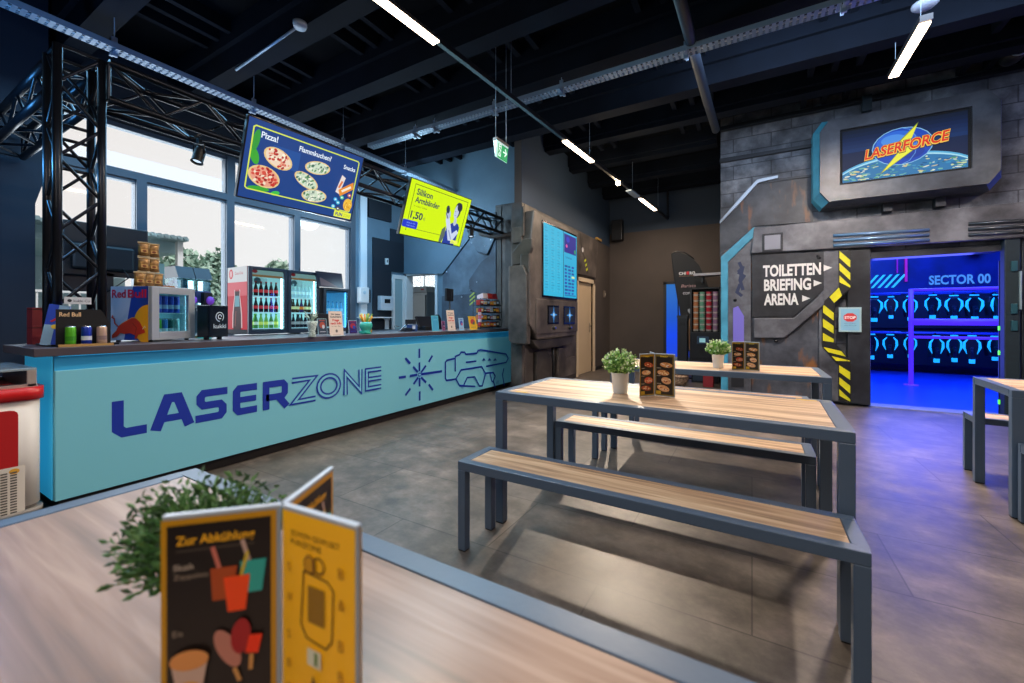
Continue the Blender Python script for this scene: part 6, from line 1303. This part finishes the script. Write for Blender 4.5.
# unseen fill lamps: cool over the bar, faint wash on the ceiling
area((-4.9, 3.0, 3.45), (0, 0, 0), .8, 4.6, 95, (.25, .62, 1))
area((-4.6, 1.6, 3.0), (PI, 0, 0), 1.0, 3.0, 8, (.1, .35, 1))
area((-2.2, 4.6, 3.0), (PI, 0, 0), 2.5, 4.0, 4, (.15, .4, 1))
area((-1.0, .2, 3.85), (0, 0, 0), 3.0, 3.0, 34, (.6, .75, 1))  # unseen fill above the foreground
area((-2.7, 3.2, 3.3), (0, math.radians(-38), 0), .25, 4.6, 55, (.35, .75, 1))  # added cyan lamp that brightens the bar front, no fixture
point((-4.4, .35, 2.45), 34, (.1, .45, 1), .1); point((-4.9, 5.2, 3.2), 45, (.5, .78, 1), .2); point((-4.9, 4.6, 1.9), 12, (.5, .8, 1), .15)  # added points filling the truss and the space behind the bar
point((-.8, 7.3, 2.5), 12, (1, .86, .75), .1)  # added to brighten the cup columns, no fixture there
area((.1, -1.6, 2.7), (math.radians(58), 0, 0), 1.2, .6, 22, (1, .9, .8))  # added behind the camera to light the foreground menu
# daylight through the windows
area((XW-.4, 3.05, 2.2), (0, math.radians(-90), 0), 2.4, 4.0, 160, (.78, .9, 1))
area((-8.25, 8.8, 1.8), (0, math.radians(-90), 0), 1.4, 2.4, 70, (.85, .94, 1))
point((-7.0, 8.3, 3.4), 60, (.85, .95, 1), .3)  # added fill that brightens the back room, not daylight
sl = bpy.data.lights.new('sun', 'SUN'); sl.energy = 2.2; sl.angle = .3; so = bpy.data.objects.new('sun', sl); C.objects.link(so); so.rotation_euler = (0, math.radians(42), 0)  # sun added to brighten the outbuilding front; stays out of the room
# arena room
area((3.2, 9.5, 4.1), (0, 0, 0), 4, 3.5, 520, (.03, .14, 1)); area((3.0, 7.9, 3.9), (math.radians(25), 0, 0), 1.5, .5, 40, (.10, .1, 1)); point((2.2, 10.8, 2.9), 120, (.05, .2, 1), .2)
area((2.0, 7.7, 1.2), (math.radians(-90), 0, 0), 1.0, 1.6, 32, (.1, .12, 1))
# soft cool light on the arena wall and a magenta tint right
area((.9, 4.4, 3.85), (math.radians(62), 0, 0), 3.0, .4, 60, (.6, .74, 1))
area((4.8, 6.2, 2.4), (0, math.radians(75), 0), 1.0, 1.0, 14, (.35, .25, 1))
w = bpy.data.worlds.new('sky'); bpy.context.scene.world = w; w.use_nodes = True; nt = w.node_tree; bg = nt.nodes['Background']
tc = nt.nodes.new('ShaderNodeTexCoord'); sx_ = nt.nodes.new('ShaderNodeSeparateXYZ'); rp = nt.nodes.new('ShaderNodeValToRGB'); mr = nt.nodes.new('ShaderNodeMapRange')
mr.inputs[1].default_value = .1; mr.inputs[2].default_value = .8
ramp(rp, [(0, '#ece6e2'), (1, '#f4fafd')]); nt.links.new(tc.outputs['Generated'], sx_.inputs[0]); nt.links.new(sx_.outputs[1], mr.inputs[0]); nt.links.new(mr.outputs[0], rp.inputs[0]); nt.links.new(rp.outputs[0], bg.inputs[0]); bg.inputs[1].default_value = 1.05

# ================================================================== CAMERA
cd = bpy.data.cameras.new('camera'); cam = bpy.data.objects.new('camera', cd); C.objects.link(cam); bpy.context.scene.camera = cam
cam.location = (0, 0, HC); cam.rotation_euler = (R90, 0, TH); cd.sensor_width = 36; cd.lens = FPX/1024*36; cd.shift_y = -(341.5-HZ)/1024; cd.clip_start = .02
cd.dof.use_dof = True; cd.dof.focus_distance = 3.4; cd.dof.aperture_fstop = 2.9
vs_ = bpy.context.scene.view_settings; vs_.view_transform = 'Standard'; vs_.look = 'None'; vs_.exposure = 0; vs_.gamma = 1
